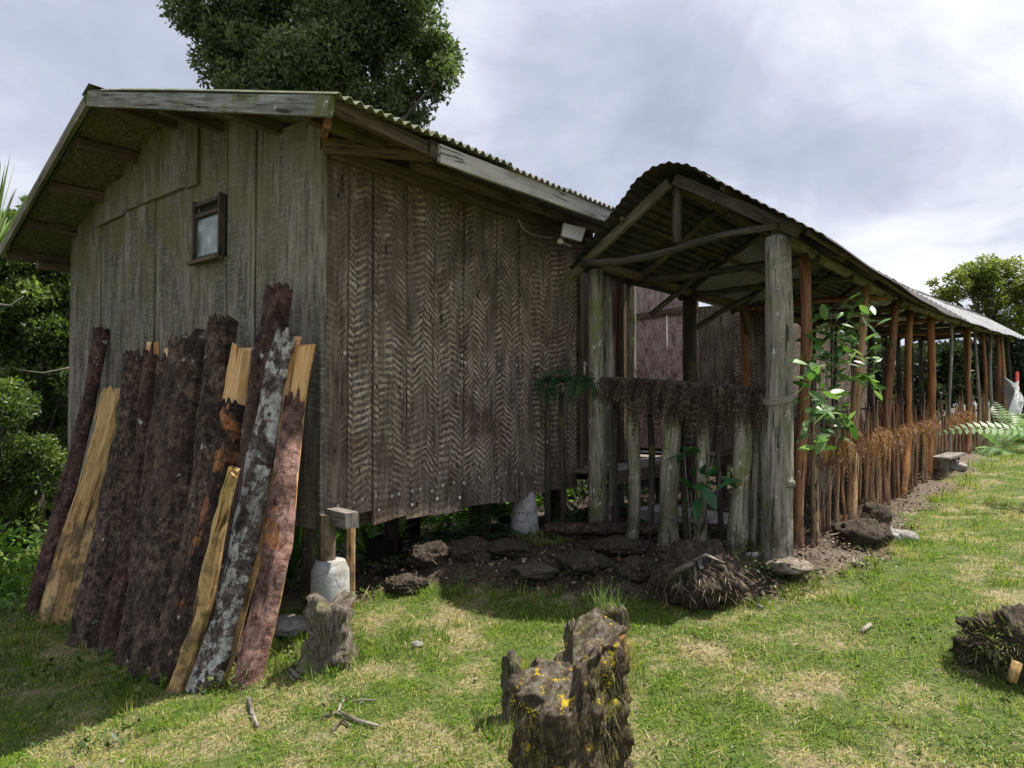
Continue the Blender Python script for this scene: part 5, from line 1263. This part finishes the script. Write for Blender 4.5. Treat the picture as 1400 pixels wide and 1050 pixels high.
def leafy(base, stems, name, label, mat, size, seed, n_per=6, asp=.42, cat='sapling', rs_=.006, sprd=.10):
    """stems: list of pixel cluster centres at a given plane; every leaf is a part"""
    root = thing(name, label, cat, base); rg = random.Random(seed); mb = MB(); L = base_of(root)
    for c in stems:
        mid = base*.4+c*.6+V3(rg.uniform(-.05, .05), rg.uniform(-.04, .04), -.1); mb.tube([base, base*.7+c*.3+V3(0, 0, .1), mid, c], [rs_*1.6, rs_*1.3, rs_, rs_*.5], 5, .05, 1)
    part('stem', mb, M_LEAF_SHRUB if False else M_TWIG, root, True)
    protos = []
    for k in range(5):
        v = []; ns = 5; bend = rg.uniform(.1, .5)
        for i in range(ns+1):
            f = i/ns; w_ = asp*.5*math.sin(math.pi*min(1, f*.93+.04))**.8; y = f; z = -bend*f*f*.5
            v += [(-w_, y, z+.12*w_*2), (0, y, z), (w_, y, z+.12*w_*2)]
        fq = []
        for i in range(ns): fq += [[3*i, 3*i+1, 3*i+4, 3*i+3], [3*i+1, 3*i+2, 3*i+5, 3*i+4]]
        v = np.array(v); protos.append(fastmesh('leaf', v, np.array(fq), mat, {'lr': np.repeat(rg.random(), len(v))+.25*np.abs(v[:, 0])}))
    for c in stems:
        for k in range(n_per):
            o = link('leaf', protos[rg.randrange(5)], root, c+V3(*(rg.gauss(0, sprd) for _ in range(3)))*.6-L)
            o.rotation_euler = (rg.uniform(-.9, .9), rg.uniform(-.8, .8), rg.uniform(0, 6.28)); s_ = size*rg.uniform(.65, 1.2); o.scale = (s_, s_, s_)
    return root
cl = [(1137, 425), (1156, 446), (1178, 428), (1122, 462), (1150, 462), (1170, 468), (1188, 492), (1160, 490), (1130, 490), (1108, 492), (1112, 520), (1132, 515), (1110, 545), (1122, 560), (1140, 572), (1115, 582), (1140, 590), (1185, 515), (1168, 510), (1200, 478), (1140, 445)]
stems = [ony(a_, b_, 1.50+.12*math.sin(i*2.4)) for i, (a_, b_) in enumerate(cl)]
sb_ = V3(6.25, 1.72, G(6.25, 1.72))
leafy(sb_, stems, 'leafy_sapling', 'sapling with green and whitish leaves growing between the near walkway posts', M_LEAF_PALE, .128, 5, 13, rs_=.004, sprd=.11)
cl = [(935, 615), (950, 622), (975, 625), (960, 655), (972, 668), (945, 672), (985, 645), (940, 690)]
stems = [onx(a_, b_, XT-.05+.1*math.sin(i)) for i, (a_, b_) in enumerate(cl)]; bb = onx(955, 725, XT+.0); bb[2] = G(bb[0], bb[1])
leafy(bb, stems, 'broad_leaf_plant', 'young plant with broad dark green leaves between the mossy porch stakes', M_LEAF_HOUSE, .17, 6, 3, .45, 'plant', .005, .05)
# grass and weeds on top of the grassy stump
b = V3(*gs.location); top = b+V3(0, 0, atd(832, 832, 3.6)[2]-b[2]); lm = LM()
rg = random.Random(8)
for k in range(90):
    az = rg.uniform(0, 6.28); d_ = unit((math.cos(az)*.5, math.sin(az)*.5, rg.uniform(.5, 1.6))); q = V3(rg.uniform(-.07, .07), rg.uniform(-.07, .07), -.02)
    lm.leaf(q, d_, unit(np.cross(d_, (0, 0, 1))), rg.uniform(.06, .19), .006, rg.random(), .4)
o = link('grass_tuft', lm.mesh('grass_tuft', M_STRAP), None, top); o['label'] = 'tuft of long grass sprouting from the low dark stump'; o['category'] = 'grass tuft'
# bare twigs among the left shrubs
for k, (a_, m_, b_, D, lab) in enumerate([((-10, 415), (15, 418), (32, 405), 9.0, 'pale bare curved twig at the left edge'), ((110, 500), (60, 510), (20, 505), 9.5, 'long thin bare twig among the left shrubs')]):
    mb = MB(); P = [atd(*q_, D) for q_ in (a_, m_, b_)]; mb.tube(P, [.016, .012, .005], 6, .1, k); solo('bare_twig', mb, M_TWIG, lab, 'twig', tuple(P[0]), smooth=True)

# ------------------------------------------------------------------ grass, litter, weeds
def tuft(n_, R, hl, wd, seed, lay=.5):
    rs = np.random.RandomState(seed); a = rs.rand(n_)*6.28; r = R*np.sqrt(rs.rand(n_)); p = np.stack([r*np.cos(a), r*np.sin(a), np.full(n_, -.004)], 1)
    az = rs.rand(n_)*6.28; el = np.where(rs.rand(n_) < lay, rs.uniform(.05, .5, n_), rs.uniform(.7, 1.45, n_)); L = rs.uniform(*hl, n_)
    d = np.stack([np.cos(az)*np.cos(el), np.sin(az)*np.cos(el), np.sin(el)], 1); s = np.stack([-np.sin(az), np.cos(az), 0*az], 1); w_ = (rs.uniform(*wd, n_))[:, None]
    m = p+d*(L*.5)[:, None]; d2 = d.copy(); d2[:, 2] -= .45; t = m+d2*(L*.5)[:, None]
    v = np.stack([p+s*w_*.5, p-s*w_*.5, m-s*w_*.4, m+s*w_*.4, t], 1).reshape(-1, 3)
    b = np.arange(n_)[:, None]*5; tri = np.concatenate([b+[[0, 1, 2]], b+[[0, 2, 3]], b+[[3, 2, 4]]])
    return v, tri, np.repeat(rs.rand(n_), 5), np.repeat(rs.rand(n_), 5)
protos = []
for k, (nb, R, hl, wd, lay, px, py) in enumerate([(46, .085, (.016, .042), (.0028, .005), .6, 560, 940), (46, .085, (.02, .055), (.0025, .0045), .6, 1000, 900), (40, .09, (.03, .07), (.002, .004), .8, 600, 1010), (26, .05, (.05, .12), (.003, .006), .15, 380, 925)]):
    v, tri, lr, dr = tuft(nb, R, hl, wd, k, lay); p = onground(px, py)
    o = link('grass_tuft', fastmesh('grass_tuft', v, tri, M_GRASS, {'lr': lr, 'dr': dr}), None, p)
    o['kind'] = 'stuff'; o['label'] = 'short tuft of lawn grass'; protos.append(o)
rs = np.random.RandomState(11); N = 150000
t = 1.6+30*rs.rand(N)**1.5; u = rs.uniform(-.80, .82, N)*t
fx, fy = FW[0]/math.cos(PITCH), FW[1]/math.cos(PITCH)
x = fx*t+RT[0]*u; y = fy*t+RT[1]*u
bk = bank(x, y)+.10*np.sin(x*4.1+y*2)+.06*np.sin(x*11-y*7)
# samples per area fall with distance: thin out to the wanted density
dens_have = N/(30*1.5*((t-1.6)/30+1e-4)**(1/3)*1.0)/(1.62*t)
want = 330*np.minimum(1, (4.2/t))**1.6
keep = (rs.rand(N) < np.minimum(1, want/dens_have)) & ((bk < .02) | ((bk < .25) & (rs.rand(N) < .18)) | ((bk < 1.2) & (x < 5) & (rs.rand(N) < .05))) & (np.hypot(x-sx, y-sy) > .2)
x, y, t, bk = x[keep], y[keep], t[keep], bk[keep]; n_ = len(x); print('grass points', n_)
z = Ga(x, y); edge_ = (np.abs(bk+.12) < .16) | ((x > 1.6) & (x < 2.8) & (y > 3.6) & (y < 7.5))
which = np.where(edge_ & (rs.rand(n_) < .16), 3, rs.randint(0, 3, n_)); long_ = rs.rand(n_) < .012; which[long_] = 3
me = bpy.data.meshes.new('lawn_grass'); me.vertices.add(n_); me.vertices.foreach_set('co', np.stack([x, y, z], 1).astype(np.float32).ravel())
for nm, a_, ty in (('rot', rs.rand(n_)*6.283, 'FLOAT'), ('scl', rs.uniform(.7, 1.25, n_)*(1+np.clip((t-5)/18, 0, .9)), 'FLOAT'), ('idx', which, 'INT')):
    at = me.attributes.new(nm, ty, 'POINT'); at.data.foreach_set('value', a_.astype(np.int32 if ty == 'INT' else np.float32))
lawn = link('lawn_grass', me); lawn['kind'] = 'stuff'; lawn['label'] = 'short patchy green and straw coloured lawn grass'
ng = bpy.data.node_groups.new('scatter_grass', 'GeometryNodeTree'); ng.interface.new_socket('Geometry', in_out='INPUT', socket_type='NodeSocketGeometry'); ng.interface.new_socket('Geometry', in_out='OUTPUT', socket_type='NodeSocketGeometry')
gi, go = ng.nodes.new('NodeGroupInput'), ng.nodes.new('NodeGroupOutput'); iop = ng.nodes.new('GeometryNodeInstanceOnPoints'); jn = ng.nodes.new('GeometryNodeJoinGeometry')
for o in protos[::-1]:
    oi = ng.nodes.new('GeometryNodeObjectInfo'); oi.inputs['Object'].default_value = o; oi.inputs['As Instance'].default_value = True; ng.links.new(oi.outputs['Geometry'], jn.inputs[0])
def nattr(nm, dt):
    a_ = ng.nodes.new('GeometryNodeInputNamedAttribute'); a_.data_type = dt; a_.inputs['Name'].default_value = nm; return a_.outputs[0]
cx3 = ng.nodes.new('ShaderNodeCombineXYZ'); ng.links.new(nattr('rot', 'FLOAT'), cx3.inputs[2])
ng.links.new(gi.outputs[0], iop.inputs['Points']); ng.links.new(jn.outputs[0], iop.inputs['Instance']); iop.inputs['Pick Instance'].default_value = True
ng.links.new(nattr('idx', 'INT'), iop.inputs['Instance Index']); ng.links.new(cx3.outputs[0], iop.inputs['Rotation']); ng.links.new(nattr('scl', 'FLOAT'), iop.inputs['Scale']); ng.links.new(iop.outputs[0], go.inputs[0])
md = lawn.modifiers.new('scatter', 'NODES'); md.node_group = ng

def bits(name, x, y, size, asp, mat, label, seed, lift_=.01, lrv=None, tilt=.5):
    rs = np.random.RandomState(seed); n_ = len(x); z = Ga(x, y)+np.clip(bank(x, y)/.30, 0, 1)*.085*(1-np.clip((bank(x, y)-.5)/1.2, 0, 1))+lift_*rs.rand(n_)
    az = rs.rand(n_)*6.28; el = rs.normal(0, tilt, n_); a = np.stack([np.cos(az)*np.cos(el), np.sin(az)*np.cos(el), np.sin(el)], 1); b = np.cross(a, rs.normal(size=(n_, 3))*.4+[0, 0, 1]); b /= np.linalg.norm(b, axis=1)[:, None]
    l = (size[0]+(size[1]-size[0])*rs.rand(n_)**2)[:, None]; w_ = l*rs.uniform(asp[0], asp[1], n_)[:, None]; p = np.stack([x, y, z], 1); nn = np.cross(a, b)
    v = np.stack([p-a*l*.5, p+b*w_*.5+nn*w_*.2, p+a*l*.5, p-b*w_*.5+nn*w_*.2], 1).reshape(-1, 3); v0 = V3(x.mean(), y.mean(), z.mean())
    o = link(name, leafmesh(name, v-v0, np.repeat(rs.rand(n_), 4), mat), None, v0); o['kind'] = 'stuff'; o['label'] = label; return o
rs = np.random.RandomState(12); N = 90000; x = rs.uniform(2.8, 13, N); y = rs.uniform(.8, 5.5, N); b_ = bank(x, y)+.10*np.sin(x*4.1+y*2)
k = (b_ > -.05) & (rs.rand(N) < np.minimum(1, (5.0/np.hypot(x, y))**1.5)) ; bits('leaf_litter', x[k][:42000], y[k][:42000], (.008, .05), (.25, .7), M_LITTER, 'dark leaf litter and debris on the bare bank round the posts', 1, .03)
N = 2600; x = rs.uniform(2.8, 10, N); y = rs.uniform(.8, 5.0, N); k = bank(x, y) > -.1; bits('fallen_twigs', x[k], y[k], (.05, .28), (.03, .07), M_LITTER, 'thin dry twigs strewn over the bare bank', 2, .05, tilt=.25)
N = 500; x = rs.uniform(1, 9, N); y = rs.uniform(-.5, 3.6, N); k = bank(x, y) < 0; bits('lawn_debris', x[k], y[k], (.01, .05), (.2, .6), M_LITTER, 'scattered dead leaves on the lawn', 3, .03)
N = 60000; x = rs.uniform(2.6, 9, N); y = rs.uniform(1.0, 5.0, N); b_ = bank(x, y); nzv = np.sin(x*5.3+1)*np.sin(y*6.1+x*2)+.6*np.sin(x*13+y*9); k = (b_ > -.15) & (b_ < 1.3) & (nzv > .55) & (x < 5.6)
bits('bank_weeds', x[k], y[k], (.015, .04), (.45, .8), M_LEAF_SHRUB, 'small bright weeds sprouting on the bank and at its foot', 4, .09, tilt=.7)
N = 5000; x = rs.uniform(1.3, 2.7, N); y = rs.uniform(3.6, 7.6, N); k = np.sin(x*7+y*3)+np.sin(y*9) > .3; bits('slab_foot_weeds', x[k], y[k], (.02, .06), (.35, .7), M_LEAF_SHRUB, 'green weeds growing round the feet of the leaning slabs', 5, .10, tilt=.7)
# undergrowth on the falling ground behind and beside the house
rs = np.random.RandomState(31); N = 60000; x = np.concatenate([rs.uniform(-2, 13, N//2), rs.uniform(-2.5, 2.2, N//2)]); y = np.concatenate([rs.uniform(7.0, 13, N//2), rs.uniform(7.9, 12, N//2)])
hh_ = (.35+.35*np.sin(x*1.7+y)*np.sin(y*1.3-x*.6)+.25*np.sin(x*4+y*3))*np.clip((y-6.6)/1.0, .15, 1)+.22
z = Ga(x, y)+np.clip(hh_, .05, 1)*rs.rand(N)**.6
d = rs.normal(size=(N, 3)); d[:, 2] = np.abs(d[:, 2])*.7; d /= np.linalg.norm(d, axis=1)[:, None]; b = np.cross(d, rs.normal(size=(N, 3))); b /= np.linalg.norm(b, axis=1)[:, None]
l = (.05+.10*rs.rand(N))[:, None]; p = np.stack([x, y, z], 1); v = np.stack([p, p+d*l*.45+b*l*.22, p+d*l, p+d*l*.45-b*l*.22], 1).reshape(-1, 3); v0 = V3(5, 11, -2.3)
o = link('undergrowth', leafmesh('undergrowth', v-v0, np.repeat(rs.rand(N), 4), M_LEAF_LIGHT), None, v0); o['kind'] = 'stuff'; o['label'] = 'leafy undergrowth on the falling ground behind the house'
rs = np.random.RandomState(33); N = 36000; x = rs.uniform(9.5, 34, N); y = rs.uniform(4.2, 9, N)
z = Ga(x, y)+np.clip(.7+.4*np.sin(x*1.1+y*2)+.3*np.sin(x*2.7-y), .1, 1.5)*rs.rand(N)**.6*1.2
d = rs.normal(size=(N, 3)); d /= np.linalg.norm(d, axis=1)[:, None]; b = np.cross(d, rs.normal(size=(N, 3))); b /= np.linalg.norm(b, axis=1)[:, None]
l = (.08+.12*rs.rand(N))[:, None]; p = np.stack([x, y, z], 1); v = np.stack([p, p+d*l*.45+b*l*.22, p+d*l, p+d*l*.45-b*l*.22], 1).reshape(-1, 3); v0 = V3(18, 6, -1.2)
o = link('undergrowth', leafmesh('undergrowth', v-v0, np.repeat(rs.rand(N), 4), M_LEAF_DARK), None, v0); o['kind'] = 'stuff'; o['label'] = 'dark undergrowth beyond the far side of the walkway'
# low broad-leaved weeds growing in patches through the lawn
rs = np.random.RandomState(41); N = 70000; x = rs.uniform(.8, 12, N); y = rs.uniform(-1, 7, N); nzv = np.sin(x*2.9+1+np.sin(y*3))*np.sin(y*3.7+x*1.2)+.5*np.sin(x*9+y*7)
k = (bank(x, y) < .1) & (nzv > .75) & (np.hypot(x, y) > 2) & (np.hypot(x-sx, y-sy) > .26) & (rs.rand(N) < np.minimum(1, 3.5/np.hypot(x, y)))
bits('lawn_weeds', x[k], y[k], (.010, .026), (.5, .9), M_LEAF_WEED, 'patches of small broad leaved weeds in the lawn', 6, .035, tilt=.45)
rs = np.random.RandomState(42); x, y = [], []
for o in list(COL.objects):
    if o.get('category') in ('tree stump', 'stone', 'earth mound', 'log') and o.location.x < 9:
        r_ = .26 if o.name.startswith('mossy') else .13
        for _ in range(60):
            a_ = rs.rand()*6.28; q_ = r_*(1+.5*rs.rand()); x.append(o.location.x+q_*math.cos(a_)); y.append(o.location.y+q_*math.sin(a_))
x = np.array(x); y = np.array(y); lm = LM(); rg = random.Random(6)
for a_, b_ in zip(x, y):
    for _ in range(5):
        d_ = unit((rg.gauss(0, .5), rg.gauss(0, .5), 1)); q_ = V3(a_+rg.gauss(0, .02), b_+rg.gauss(0, .02), G(a_, b_)-.005)
        lm.leaf(q_-V3(3, 2, -1.4), d_, unit(np.cross(d_, (rg.random(), rg.random()+.1, 0))), rg.uniform(.03, .11), .005, rg.random(), .4)
o = link('long_grass', lm.mesh('long_grass', M_TURF2), None, V3(3, 2, -1.4)); o['kind'] = 'stuff'; o['label'] = 'longer unmown grass round the stumps and stones'
